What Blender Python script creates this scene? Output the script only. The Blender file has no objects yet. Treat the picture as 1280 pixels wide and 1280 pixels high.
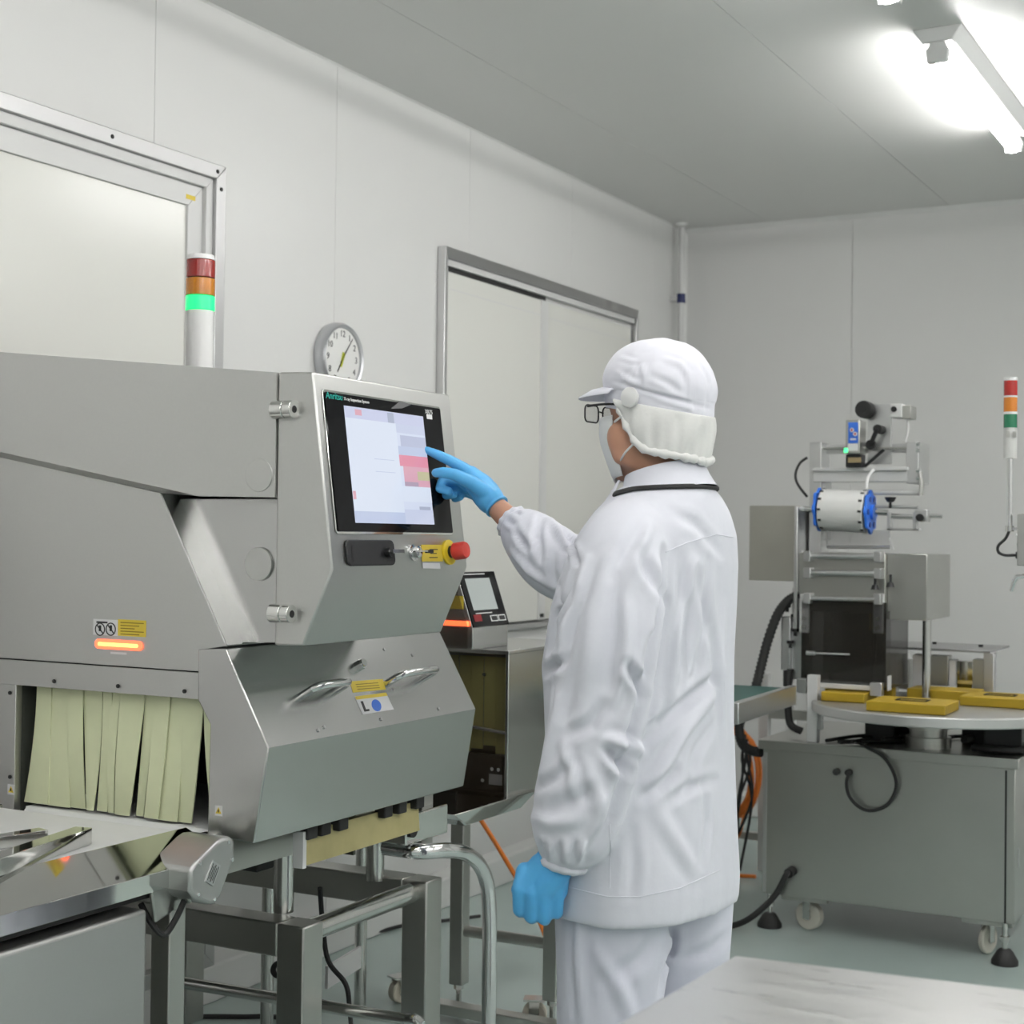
import bpy, bmesh, math, random
import numpy as np
from mathutils import Vector, Matrix, Euler
random.seed(7)
SC = bpy.context.scene
COL = SC.collection
# ------------------------------------------------------------------ camera
YAW, PITCH, ROLL = [math.radians(a) for a in (28.484, 0.872, 0.692)]
FPX = 1910.7
CAM = np.array([2.913, 0.0, 1.35])
_cy, _sy = math.cos(YAW), math.sin(YAW)
_D = np.array([-_sy*math.cos(PITCH), _cy*math.cos(PITCH), math.sin(PITCH)])
_r = np.array([_cy, _sy, 0.0]); _u = np.cross(_r, _D)
_R = math.cos(ROLL)*_r + math.sin(ROLL)*_u
_U = -math.sin(ROLL)*_r + math.cos(ROLL)*_u
cd = bpy.data.cameras.new('camera'); cam = bpy.data.objects.new('camera', cd); COL.objects.link(cam)
cd.sensor_width = 36.0; cd.lens = FPX/1280*36.0; cd.clip_start = 0.05; cd.clip_end = 60
cam.matrix_world = Matrix(((_R[0], _U[0], -_D[0], CAM[0]), (_R[1], _U[1], -_D[1], CAM[1]), (_R[2], _U[2], -_D[2], CAM[2]), (0, 0, 0, 1)))
SC.camera = cam
cd.dof.use_dof = True; cd.dof.focus_distance = 3.1; cd.dof.aperture_fstop = 6.3
# ------------------------------------------------------------------ world, exposure
W = bpy.data.worlds.new('world'); SC.world = W; W.use_nodes = True
W.node_tree.nodes['Background'].inputs[0].default_value = (0.9, 0.93, 0.95, 1)
W.node_tree.nodes['Background'].inputs[1].default_value = 0.05
LAMP = 46.0
SC.view_settings.view_transform = 'Standard'; SC.view_settings.look = 'None'
SC.view_settings.gamma = 1.0; SC.view_settings.use_curve_mapping = False
SC.view_settings.exposure = 0.0
SC.cycles.max_bounces = 6; SC.cycles.diffuse_bounces = 3; SC.cycles.glossy_bounces = 4; SC.cycles.transmission_bounces = 6; SC.cycles.transparent_max_bounces = 8
SC.cycles.caustics_reflective = False; SC.cycles.caustics_refractive = False; SC.cycles.use_light_tree = False

def at(ax, val, px, py):
    """the point of the plane ax=val (metres) seen at a place of the photograph"""
    d = _D + _R*(px-640)/FPX - _U*(py-640)/FPX
    i = 'xyz'.index(ax); t = (val-CAM[i])/d[i]
    return CAM + d*t
def atd(px, py, dep):
    return CAM + (_D + _R*(px-640)/FPX - _U*(py-640)/FPX)*dep
# ------------------------------------------------------------------ materials
MATS = {}
def mat(name, col, rough=0.5, metal=0.0, noise=0.0, scale=20.0, stretch=(1, 1, 1), bump=0.0, rvar=0.0, emit=None, estr=1.0, alpha=1.0, trans=0.0, coat=0.0, sss=0.0, ior=1.45, sheen=0.0):
    if name in MATS: return MATS[name]
    m = bpy.data.materials.new(name); m.use_nodes = True; nt = m.node_tree; b = nt.nodes['Principled BSDF']
    c4 = (col[0], col[1], col[2], 1)
    b.inputs['Base Color'].default_value = c4; b.inputs['Roughness'].default_value = rough
    b.inputs['Metallic'].default_value = metal; b.inputs['Alpha'].default_value = alpha
    b.inputs['Transmission Weight'].default_value = trans; b.inputs['Coat Weight'].default_value = coat
    b.inputs['IOR'].default_value = ior
    if sheen: b.inputs['Sheen Weight'].default_value = sheen
    if sss:
        b.inputs['Subsurface Weight'].default_value = sss; b.inputs['Subsurface Radius'].default_value = (.01, .005, .003); b.inputs['Subsurface Scale'].default_value = .6
    if emit:
        b.inputs['Emission Color'].default_value = (*emit, 1); b.inputs['Emission Strength'].default_value = estr
    if noise or bump or rvar:
        tc = nt.nodes.new('ShaderNodeTexCoord'); mp = nt.nodes.new('ShaderNodeMapping'); mp.inputs['Scale'].default_value = stretch
        nz = nt.nodes.new('ShaderNodeTexNoise'); nz.inputs['Scale'].default_value = scale; nz.inputs['Detail'].default_value = 4
        nt.links.new(tc.outputs['Object'], mp.inputs[0]); nt.links.new(mp.outputs[0], nz.inputs['Vector'])
        if noise:
            mx = nt.nodes.new('ShaderNodeMix'); mx.data_type = 'RGBA'
            mx.inputs['A'].default_value = tuple(max(0, c*(1-noise)) for c in col)+(1,)
            mx.inputs['B'].default_value = tuple(min(1, c*(1+noise)) for c in col)+(1,)
            nt.links.new(nz.outputs['Fac'], mx.inputs['Factor']); nt.links.new(mx.outputs['Result'], b.inputs['Base Color'])
        if rvar:
            mr = nt.nodes.new('ShaderNodeMapRange'); mr.inputs['To Min'].default_value = max(.02, rough-rvar); mr.inputs['To Max'].default_value = rough+rvar
            mr.inputs['From Min'].default_value = .3; mr.inputs['From Max'].default_value = .7
            nt.links.new(nz.outputs['Fac'], mr.inputs['Value']); nt.links.new(mr.outputs[0], b.inputs['Roughness'])
        if bump:
            bp = nt.nodes.new('ShaderNodeBump'); bp.inputs['Strength'].default_value = bump; bp.inputs['Distance'].default_value = .01
            nt.links.new(nz.outputs['Fac'], bp.inputs['Height']); nt.links.new(bp.outputs[0], b.inputs['Normal'])
    MATS[name] = m
    return m
M_wall = mat('wall_panel_paint', (.74, .74, .725), .32, noise=.015, scale=3)
M_ceil = mat('ceiling_panel_paint', (.78, .78, .76), .42, noise=.015, scale=3)
M_joint = mat('joint_sealant', (.62, .62, .61), .5)
M_floor = mat('green_resin_floor', (.45, .545, .515), .22, noise=.04, scale=4)
M_curb = mat('curb_white', (.70, .71, .69), .35, noise=.03, scale=6)
M_door = mat('door_panel_paint', (.74, .74, .695), .21, noise=.01, scale=3)
M_alu = mat('aluminium', (.62, .62, .62), .33, 1.0, rvar=.05, scale=30, stretch=(1, 1, 12))
M_aluw = mat('pale_frame_paint', (.66, .66, .65), .35)
M_matte = mat('blasted_stainless', (.56, .56, .545), .42, 1.0, noise=.05, scale=220, rvar=.04, bump=.02)
M_steel = mat('brushed_stainless', (.51, .51, .50), .25, 1.0, noise=.02, scale=400)
M_steel2 = mat('stained_stainless', (.47, .47, .445), .33, 1.0, noise=.10, scale=3)
M_mirror = mat('polished_stainless', (.68, .68, .66), .055, 1.0, rvar=.03, scale=12)
M_chrome = mat('chrome', (.72, .72, .72), .1, 1.0)
M_tube = mat('satin_tube', (.60, .60, .58), .2, 1.0, rvar=.05, scale=25)
M_dark = mat('dark_recess', (.02, .02, .02), .7)
M_black = mat('black_plastic', (.012, .012, .013), .45)
M_blackg = mat('gloss_black', (.006, .006, .007), .08, ior=1.25)
M_rubber = mat('black_rubber', (.02, .02, .02), .62)
M_white = mat('white_plastic', (.80, .80, .79), .4)
M_curtain = mat('curtain_rubber', (.72, .76, .50), .55, noise=.04, scale=30)
M_belt = mat('white_belt', (.82, .83, .82), .45, noise=.02, scale=40)
M_yellow = mat('yellow_label', (.72, .55, .06), .45, noise=.05, scale=60)
M_red = mat('red_plastic', (.62, .05, .035), .35)
M_orange = mat('orange_tube', (.85, .24, .04), .35)
M_blue = mat('blue_label', (.04, .16, .65), .4)
M_txt = mat('black_print', (.03, .03, .03), .6)
M_txtw = mat('white_print', (.75, .75, .75), .6)
M_teal = mat('teal_print', (.0, .36, .30), .5)
# ------------------------------------------------------------------ mesh builder
OFF = {}
def nrm(a):
    a = np.array(a, float); return a/(np.linalg.norm(a)+1e-12)
class MB:
    def __init__(s): s.v = []; s.f = []; s.mi = []; s.cur = 0
    def add(s, v, f):
        n = len(s.v); s.v += [tuple(map(float, p)) for p in v]; s.f += [tuple(i+n for i in q) for q in f]; s.mi += [s.cur]*len(f); return s
    def box(s, x0, x1, y0, y1, z0, z1):
        return s.hexa([(x0, y0, z0), (x1, y0, z0), (x1, y1, z0), (x0, y1, z0), (x0, y0, z1), (x1, y0, z1), (x1, y1, z1), (x0, y1, z1)])
    def hexa(s, p): return s.add(p, [(3, 2, 1, 0), (4, 5, 6, 7), (0, 1, 5, 4), (1, 2, 6, 5), (2, 3, 7, 6), (3, 0, 4, 7)])
    def obox(s, c, ax, ay, az, hx, hy, hz):
        c = np.array(c, float); ax, ay, az = nrm(ax)*hx, nrm(ay)*hy, nrm(az)*hz
        return s.hexa([c+i*ax+j*ay+k*az for k in (-1, 1) for i, j in ((-1, -1), (1, -1), (1, 1), (-1, 1))])
    def prism(s, pts, ax, a0, a1):
        mk = {'y': lambda p, t: (p[0], t, p[1]), 'x': lambda p, t: (t, p[0], p[1]), 'z': lambda p, t: (p[0], p[1], t)}[ax]
        n = len(pts); v = [mk(p, a0) for p in pts]+[mk(p, a1) for p in pts]
        return s.add(v, [tuple(range(n)), tuple(range(2*n-1, n-1, -1))]+[(i, i+n, (i+1) % n+n, (i+1) % n) for i in range(n)])
    def poly(s, pts, nvec, t):
        """flat polygon (3D points) given a thickness t along nvec"""
        nv = nrm(nvec)*t; n = len(pts); v = [np.array(p, float) for p in pts]; v = v+[p+nv for p in v]
        return s.add(v, [tuple(range(n)), tuple(range(2*n-1, n-1, -1))]+[(i, i+n, (i+1) % n+n, (i+1) % n) for i in range(n)])
    def loft(s, rings, caps=True, closed=True):
        n = len(rings[0]); v = [p for r in rings for p in r]; f = []
        for k in range(len(rings)-1):
            for i in range(n if closed else n-1):
                j = (i+1) % n; f.append((k*n+i, k*n+j, (k+1)*n+j, (k+1)*n+i))
        if caps: f += [tuple(range(n-1, -1, -1)), tuple(range((len(rings)-1)*n, len(rings)*n))]
        return s.add(v, f)
    def tube(s, path, r, n=10, caps=True):
        P = [np.array(p, float) for p in path]; R_ = r if hasattr(r, '__len__') else [r]*len(P)
        T = [nrm(P[min(i+1, len(P)-1)]-P[max(i-1, 0)]) for i in range(len(P))]
        a = np.array([0, 0, 1.]) if abs(T[0][2]) < .9 else np.array([1., 0, 0]); nv = nrm(np.cross(T[0], a)); rings = []
        for i, p in enumerate(P):
            nv = nrm(nv-T[i]*(nv@T[i])); b = np.cross(T[i], nv)
            rings.append([p+R_[i]*(math.cos(t)*nv+math.sin(t)*b) for t in [2*math.pi*k/n for k in range(n)]])
        return s.loft(rings, caps)
    def cyl(s, p0, p1, r, r1=None, n=20): return s.tube([p0, p1], [r, r if r1 is None else r1], n)
    def lathe(s, prof, o, d, n=24):
        o = np.array(o, float); d = nrm(d)
        return s.tube2([o+d*h for _, h in prof], d, [r for r, _ in prof], n)
    def tube2(s, P, d, R_, n):
        a = np.array([0, 0, 1.]) if abs(d[2]) < .9 else np.array([1., 0, 0]); nv = nrm(np.cross(d, a)); b = np.cross(d, nv)
        return s.loft([[p+max(r, 1e-5)*(math.cos(t)*nv+math.sin(t)*b) for t in [2*math.pi*k/n for k in range(n)]] for p, r in zip(P, R_)])
    def ell(s, c, rx, ry, rz, ax=(1, 0, 0), ay=(0, 1, 0), az=(0, 0, 1), nu=20, nv=12):
        c = np.array(c, float); ax, ay, az = nrm(ax), nrm(ay), nrm(az); rings = []
        for k in range(nv+1):
            ph = -math.pi/2+math.pi*k/nv; cr = max(math.cos(ph), 1e-3)
            rings.append([c+ax*rx*cr*math.cos(t)+ay*ry*cr*math.sin(t)+az*rz*math.sin(ph) for t in [2*math.pi*i/nu for i in range(nu)]])
        return s.loft(rings)
    def build(s, name, m, parent=None, bevel=0.0, sharp=38, seg=2, kind=None, label=None):
        off = OFF.get(parent.name, np.zeros(3)) if parent else np.zeros(3)
        me = bpy.data.meshes.new(name)
        me.from_pydata([(p[0]-off[0], p[1]-off[1], p[2]-off[2]) for p in s.v], [], s.f)
        ms = m if isinstance(m, (list, tuple)) else [m]
        for k in ms: me.materials.append(k)
        me.polygons.foreach_set('material_index', s.mi)
        bm = bmesh.new(); bm.from_mesh(me); bmesh.ops.recalc_face_normals(bm, faces=bm.faces); bm.to_mesh(me); bm.free()
        me.polygons.foreach_set('use_smooth', [True]*len(me.polygons)); me.set_sharp_from_angle(angle=math.radians(sharp))
        o = bpy.data.objects.new(name, me); COL.objects.link(o)
        if parent: o.parent = parent
        OFF[o.name] = off
        if bevel:
            b = o.modifiers.new('bevel', 'BEVEL'); b.width = bevel; b.segments = seg; b.limit_method = 'ANGLE'; b.angle_limit = math.radians(40); b.harden_normals = False
        if kind: o['kind'] = kind
        if label: o['label'] = label
        return o
def tag(o, label, cat, group=None):
    o['label'] = label; o['category'] = cat
    if group: o['group'] = group
    return o
def thing(name, label, cat, loc, group=None):
    o = bpy.data.objects.new(name, None); COL.objects.link(o); o.location = loc; o.empty_display_size = .1
    OFF[o.name] = np.array(loc, float)
    return tag(o, label, cat, group)
def struct(name, mb, m, **k): return mb.build(name, m, kind='structure', **k)
def copy_tree(o, dloc, parent=None):
    c = o.copy(); COL.objects.link(c); OFF[c.name] = OFF[o.name]
    if parent is None: c.location = Vector(o.location)+Vector(dloc)
    else: c.parent = parent
    for ch in list(o.children): copy_tree(ch, dloc, c)
    return c
def smooth_path(pts, n=8):
    P = [np.array(p, float) for p in pts]; out = []
    for i in range(len(P)-1):
        p0, p1, p2, p3 = P[max(i-1, 0)], P[i], P[i+1], P[min(i+2, len(P)-1)]
        for k in range(n):
            t = k/n; out.append(.5*((2*p1)+(-p0+p2)*t+(2*p0-5*p1+4*p2-p3)*t*t+(-p0+3*p1-3*p2+p3)*t**3))
    return out+[P[-1]]
def rrect(w, h, r, n=5):
    out = []
    for cx, cy, a0 in ((w/2-r, h/2-r, 0), (-w/2+r, h/2-r, 90), (-w/2+r, -h/2+r, 180), (w/2-r, -h/2+r, 270)):
        for k in range(n+1):
            a = math.radians(a0+90*k/n); out.append((cx+r*math.cos(a), cy+r*math.sin(a)))
    return out
def text(name, body, size, c, ux, uy, m, parent, depth=.0004, align='LEFT', shear=0.0):
    cu = bpy.data.curves.new('t', 'FONT'); cu.body = body; cu.size = size; cu.align_x = align; cu.align_y = 'CENTER'; cu.extrude = depth; cu.shear = shear; cu.resolution_u = 3
    t = bpy.data.objects.new('t', cu); COL.objects.link(t); dg = bpy.context.evaluated_depsgraph_get(); dg.update()
    me = bpy.data.meshes.new_from_object(t.evaluated_get(dg)); bpy.data.objects.remove(t); bpy.data.curves.remove(cu)
    ux, uy = nrm(ux), nrm(uy); n = np.cross(ux, uy); off = OFF.get(parent.name, np.zeros(3)); c = np.array(c, float)-off
    for v in me.vertices:
        p = c+ux*v.co.x+uy*v.co.y+n*v.co.z; v.co = p
    me.materials.clear(); me.materials.append(m); me.name = name
    o = bpy.data.objects.new(name, me); COL.objects.link(o); o.parent = parent; OFF[o.name] = off
    return o
# ------------------------------------------------------------------ room
RX, RY0, RY1, H = 6.2, -3.2, 7.148, 2.895
struct('floor', MB().box(-.2, RX+.2, RY0-.2, RY1+.2, -.1, 0), M_floor)
wl = struct('wall_left', MB().box(-.2, -.008, RY0-.2, RY1+.2, 0, H+.15), M_joint)
wb = struct('wall_back', MB().box(0, RX, RY1+.008, RY1+.2, 0, H+.15), M_joint)
wr = struct('wall_right', MB().box(RX+.008, RX+.2, RY0-.2, RY1+.2, 0, H+.15), M_joint)
wf = struct('wall_front', MB().box(0, RX, RY0-.2, RY0-.008, 0, H+.15), M_joint)
ce = struct('ceiling', MB().box(-.2, RX+.2, RY0-.2, RY1+.2, H+.008, H+.15), M_joint)
G = .0007
ys = [RY0]+[3.250+.876*k for k in range(-7, 5)]+[RY1]
for a, b in zip(ys[:-1], ys[1:]):
    # openings for the door and the hatch are covered by their own frames in front of the panels
    MB().box(-.008, 0, a+G, b-G, 0, H).build('panel', M_wall, wl, bevel=.0008, seg=1)
    MB().box(RX, RX+.008, a+G, b-G, 0, H).build('panel', M_wall, wr, bevel=.0008, seg=1)
xs = [0.0]+[at('y', RY1, 1065, 400)[0]-.9+.9*k for k in range(7)]+[RX]
for a, b in zip(xs[:-1], xs[1:]):
    if b-a < .01: continue
    MB().box(a+G, b-G, RY1, RY1+.008, 0, H).build('panel', M_wall, wb, bevel=.0008, seg=1)
    MB().box(a+G, b-G, RY0-.008, RY0, 0, H).build('panel', M_wall, wf, bevel=.0008, seg=1)
cx1, cx2 = at('z', H, 470, 0)[0], at('z', H, 890, 0)[0]
cs = [0.0, cx1, cx2]
while cs[-1] < RX-.95: cs.append(cs[-1]+(cx2-cx1))
cs.append(RX)
for a, b in zip(cs[:-1], cs[1:]):
    MB().box(a+G, b-G, RY0, RY1, H, H+.008).build('panel', M_ceil, ce, bevel=.0008, seg=1)
# coving between wall and ceiling, kerb at the floor
struct('trim_1', MB().prism([(0, H), (.006, H), (0, H-.006)], 'y', RY0, RY1), M_wall)
struct('trim_2', MB().prism([(RY1, H), (RY1-.022, H), (RY1, H-.022)], 'x', 0, RX), M_wall)
struct('trim_3', MB().prism([(0, 0), (.022, 0), (0, .022)], 'z', 0, H) if False else MB().prism([(0, RY1), (.02, RY1), (0, RY1-.02)], 'z', 0, H), M_wall)
struct('baseboard_left', MB().prism([(0, 0), (.075, 0), (.06, .1), (0, .115)], 'y', RY0, RY1), M_curb, bevel=.006)
struct('baseboard_back', MB().prism([(RY1, 0), (RY1-.075, 0), (RY1-.06, .1), (RY1, .115)], 'x', .075, RX), M_curb, bevel=.006)
# door 1 (left): framed panel door
d1 = struct('door_1', MB().box(.002, .028, 2.18, 3.40, .12, 2.325), M_door, bevel=.002)
def frame(parent, y0, y1, z0, z1, w, t, m, sides='lrtb'):
    # every member is a piece of its own with mitred corners
    if 't' in sides: MB().prism([(y0, z1), (y1, z1), (y1-w, z1-w), (y0+w, z1-w)], 'x', .001, t).build('frame_member', m, parent, bevel=.002)
    if 'b' in sides: MB().prism([(y0, z0), (y1, z0), (y1-w, z0+w), (y0+w, z0+w)], 'x', .001, t).build('frame_member', m, parent, bevel=.002)
    if 'l' in sides: MB().prism([(y0, z0), (y0, z1), (y0+w, z1-w), (y0+w, z0+w)], 'x', .001, t).build('frame_member', m, parent, bevel=.002)
    if 'r' in sides: MB().prism([(y1, z0), (y1, z1), (y1-w, z1-w), (y1-w, z0+w)], 'x', .001, t).build('frame_member', m, parent, bevel=.002)
frame(d1, 2.09, 3.489, .10, 2.409, .042, .062, mat('soft_aluminium', (.50, .50, .50), .42, 1.0))
frame(d1, 2.132, 3.447, .12, 2.367, .030, .05, M_aluw, 'lrt')
frame(d1, 2.162, 3.417, .12, 2.337, .062, .036, M_aluw, 'lrt')
for z, y in ((2.388, 3.02), (2.388, 3.45), (2.34, 3.468)): MB().cyl((.062, y, z), (.064, y, z), .006, n=10).build('screw', M_dark, d1)
MB().box(.036, .0366, 3.345, 3.385, 2.292, 2.305).build('yellow_label', M_yellow, d1)
# door 2: pass-through hatch with two sliding panels
hz0 = .985
d2 = struct('door_2', MB().box(.001, .004, 4.79, 6.50, hz0+.02, 2.385), M_aluw)
MB().box(.005, .012, 5.56, 6.480, hz0+.02, 2.318).build('sliding_panel', M_door, d2, bevel=.002)
MB().box(.014, .022, 4.80, 5.60, hz0+.02, 2.318).build('sliding_panel', M_door, d2, bevel=.002)
MB().box(.013, .027, 5.555, 5.615, hz0+.02, 2.318).build('meeting_stile', M_aluw, d2, bevel=.002)
MB().box(.022, .0225, 4.83, 5.55, 2.253, 2.257).build('panel_line', M_joint, d2)
MB().box(.012, .0125, 5.64, 6.44, 2.253, 2.257).build('panel_line', M_joint, d2)
MB().box(.0045, .016, 4.80, 5.61, 2.320, 2.338).build('track_slot', M_dark, d2)
MB().box(.0045, .028, 4.80, 6.49, 2.338, 2.362).build('track_cover', M_aluw, d2, bevel=.002)
frame(d2, 4.773, 6.519, hz0-.01, 2.405, .022, .034, M_alu, 'lrb')
MB().prism([(4.773, 2.405), (6.519, 2.405), (6.497, 2.362), (4.795, 2.362)], 'x', .001, .036).build('frame_member', mat('dark_reflection_alu', (.42, .42, .42), .35, 1.0), d2, bevel=.002)  # top member's aluminium is coloured darker to stand for its dark reflection
MB().box(.023, .03, 5.57, 5.60, hz0+.03, hz0+.045).build('stop_block', M_dark, d2)
# corner conduit pipe with clamp
px_ = at('x', .055, 851.5, 370); PYY = px_[1]
t = thing('conduit_pipe', 'thin white conduit pipe rising up the room corner to the ceiling', 'pipe', (px_[0], PYY, .0))
MB().cyl((px_[0], PYY, 0), (px_[0], PYY, H-.022), .0155, n=16).build('pipe', M_aluw, t)
MB().lathe([(.034, -.03), (.03, -.012), (.016, 0)], (px_[0], PYY, H-.022+.008), (0, 0, -1)).build('ceiling_flange', M_white, t)
cz = at('x', .055, 851, 373)[2]
MB().cyl((px_[0], PYY, cz-.022), (px_[0], PYY, cz+.022), .021, n=16).build('clamp_band', mat('navy_clamp', (.02, .03, .12), .4), t)
MB().box(.001, px_[0]-.012, PYY-.012, PYY+.012, cz-.014, cz+.014).build('clamp_bracket', M_alu, t, bevel=.003)
# wall clock
ck = at('x', .04, 430, 448)
t = thing('wall_clock', 'round white wall clock with silver rim above the big inspection machine', 'clock', (0.0, ck[1], ck[2]))
o = (0, ck[1], ck[2]); rc = .118
MB().lathe([(0, .001), (rc*.97, .001), (rc, .012), (rc*.99, .034), (rc*.93, .044), (rc*.86, .040), (rc*.84, .03), (0, .03)], o, (1, 0, 0), 48).build('rim', mat('silver_rim', (.55, .56, .58), .3, .6), t)
MB().cyl((.031, o[1], o[2]), (.033, o[1], o[2]), rc*.845, n=48).build('face', mat('clock_face', (.80, .80, .78), .5), t)
for k in range(12):
    a = math.radians(30*k); text('numeral', str(12 if k == 0 else k), .03, (.0335, o[1]+math.sin(a)*rc*.68, o[2]+math.cos(a)*rc*.68), (0, 1, 0), (0, 0, 1), M_txt, t, align='CENTER')
def hand(L, a, w, m, nm):
    d = np.array([0, math.sin(a), math.cos(a)]); s_ = np.array([0, math.cos(a), -math.sin(a)]); c = np.array([.0355, o[1], o[2]])
    MB().poly([c-d*.02-s_*w, c-d*.02+s_*w, c+d*L+s_*w*.5, c+d*L-s_*w*.5], (1, 0, 0), .001).build(nm, m, t)
hand(.088, math.radians(38), .0022, M_txt, 'minute_hand'); hand(.055, math.radians(212), .003, M_txt, 'hour_hand')
hand(.03, math.radians(200), .008, mat('lime_hand', (.6, .65, .05), .5), 'second_hand')
text('maker_mark', 'QUARTZ', .011, (.0335, o[1], o[2]+.045), (0, 1, 0), (0, 0, 1), M_txt, t, align='CENTER') if False else None
# ------------------------------------------------------------------ ceiling lamps
M_tubeL = mat('lit_tube', (1, 1, 1), .4, emit=(1.0, .985, .975), estr=LAMP)
M_batten = mat('lamp_housing', (.78, .78, .77), .35)
def ceiling_lamp(x, y0, label):
    L = 1.24; t = thing('ceiling_lamp', label, 'ceiling lamp', (x, y0+L/2, H), 'tube lamps on the ceiling')
    MB().prism([(x-.075, H), (x+.075, H), (x+.045, H-.045), (x-.045, H-.045)], 'y', y0, y0+L).build('housing', M_batten, t, bevel=.004)
    for yy in (y0+.0, y0+L-.028):
        MB().prism([(x-.02, H-.045), (x+.02, H-.045), (x+.034, H-.07), (x+.03, H-.105), (x-.03, H-.105), (x-.034, H-.07)], 'y', yy, yy+.028).build('socket', M_batten, t, bevel=.004)
    MB().cyl((x, y0+.028, H-.088), (x, y0+L-.028, H-.088), .021, n=6).build('tube', M_tubeL, t)
    return t
k = 0
LX = 1.84
for x in (LX, 3.6, 5.3):  # rows after the first are unseen, added as fill light
    for y0 in (4.62, 2.85, 1.17, -.51, -2.19):
        if x == LX: lb = 'lit ceiling tube lamp in view at the upper right' if y0 == 4.62 else ('ceiling tube lamp whose far tip shows at the top edge' if y0 == 2.85 else 'ceiling tube lamp further along the same row, out of view')
        else: lb = 'unseen ceiling tube lamp in a row added for fill light, right of the view'
        ceiling_lamp(x, y0, lb)
# ------------------------------------------------------------------ X-ray inspection machine
YM, YE = 2.36, 3.152
xm = thing('inspection_machine', 'large stainless inspection machine with touch screen and curtained tunnel', 'machine', (.6, 2.75, 0))
# cabinet behind the slanted front
MB().prism([(.12, 1.074), (.12, 1.55), (.828, 1.427), (1.002, 1.127), (.934, 1.116), (.934, 1.074)], 'y', YM, YE).build('cabinet', M_matte, xm, bevel=.0015)
# polished slanted strip on the cabinet front
sl = nrm((1.002-.828, 0, 1.127-1.427)); sn = nrm((.3, 0, .174))
MB().poly([np.array((.830, y, 1.424))+sl*t for y, t in ((YM+.002, 0), (YM+.052, 0), (YM+.052, .342), (YM+.002, .342))], sn, .0012).build('slanted_strip', M_steel, xm)
# proud upper cover with a chamfered lower edge
fy, by, CYE = 2.334, YM, 2.80
top = [(.12, 1.755), (1.134, 1.654)]
A_ = [(.12, 1.566), (.379, 1.519), (.95, 1.419), (1.134, 1.417)]
B_ = [(.12, 1.55), (.379, 1.504), (.832, 1.4265), (1.134, 1.4165)]
cv = MB()
n0 = [(x, fy, z) for x, z in top]+[(x, fy, z) for x, z in A_[::-1]]
cv.add(n0, [tuple(range(6))])
cv.add([(x, fy, z) for x, z in A_]+[(x, by, z) for x, z in B_], [(0, 1, 5, 4), (1, 2, 6, 5), (2, 3, 7, 6)])
cv.add([(x, by, z) for x, z in B_]+[(x, CYE, z) for x, z in B_], [(0, 1, 5, 4), (1, 2, 6, 5), (2, 3, 7, 6)])
cv.add([(x, y, z) for y in (fy, CYE) for x, z in top], [(0, 1, 3, 2)])
cv.add([(1.134, fy, 1.654), (1.134, CYE, 1.654), (1.134, CYE, 1.4165), (1.134, by, 1.4165), (1.134, fy, 1.417)], [(0, 1, 2, 3, 4)])
cv.add([(.12, fy, 1.755), (.12, CYE, 1.755), (.12, CYE, 1.55), (.12, by, 1.55), (.12, fy, 1.566)], [(0, 1, 2, 3, 4)])
cv.add([(.12, CYE, 1.755), (1.134, CYE, 1.654)]+[(x, CYE, z) for x, z in B_[::-1]], [tuple(range(6))])
cv.build('top_cover', M_matte, xm, bevel=.0015)
# hinge panel set back under the cover, with a round blanking boss; second boss half on the cover
MB().prism([(.83, 1.416), (1.134, 1.416), (1.134, 1.136), (1.0, 1.131)], 'y', YM+.052, YM+.46).build('hinge_panel', M_steel, xm, bevel=.001)
c = at('y', YM+.05, 324, 705); MB().cyl((c[0], YM+.052, c[2]), (c[0], YM+.046, c[2]), .033, n=36).build('boss', M_matte, xm, bevel=.001)
c = at('y', fy, 324, 594); MB().prism([(c[0]+.032*math.cos(a), c[2]+.032*math.sin(a)) for a in [math.pi*2*k/36 for k in range(36)]], 'y', fy-.002, fy+.001).build('boss', M_matte, xm, bevel=.001)
# monitor head
HY0, HY1 = 2.338, 2.838
hT = at('y', HY0, 391, 470); hB = at('y', HY0, 415.5, 712); hC_ = at('y', HY0, 379, 805)
FT = np.array([hT[0], HY0, 1.652]); FB = np.array([hB[0], HY0, hB[2]])
hd = MB().prism([(1.1352, 1.655), (FT[0], FT[2]), (FB[0], FB[2]), (hC_[0], 1.138), (1.1352, 1.136)], 'y', HY0, HY1).build('monitor_head', M_matte, xm, bevel=.004)
fu = np.array([0, 1., 0]); fv = nrm(FT-FB); fn = nrm(np.cross(fu, fv))
if fn[0] < 0: fn = -fn
def onface(px, py, lift=0.0):
    d = _D+_R*(px-640)/FPX-_U*(py-640)/FPX; t = ((FB+fn*lift-CAM)@fn)/(d@fn); return CAM+d*t
def fpatch(name, pts, m, par, lift, th=.001, **k):
    return MB().poly([onface(*p)+fn*lift for p in pts], fn, th).build(name, m, par, **k)
def frect(c, w, h, r, lift, th, name, m, par, n=5, **k):
    return MB().poly([c+fu*a+fv*b+fn*lift for a, b in rrect(w, h, r, n)], fn, th).build(name, m, par, **k)
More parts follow.
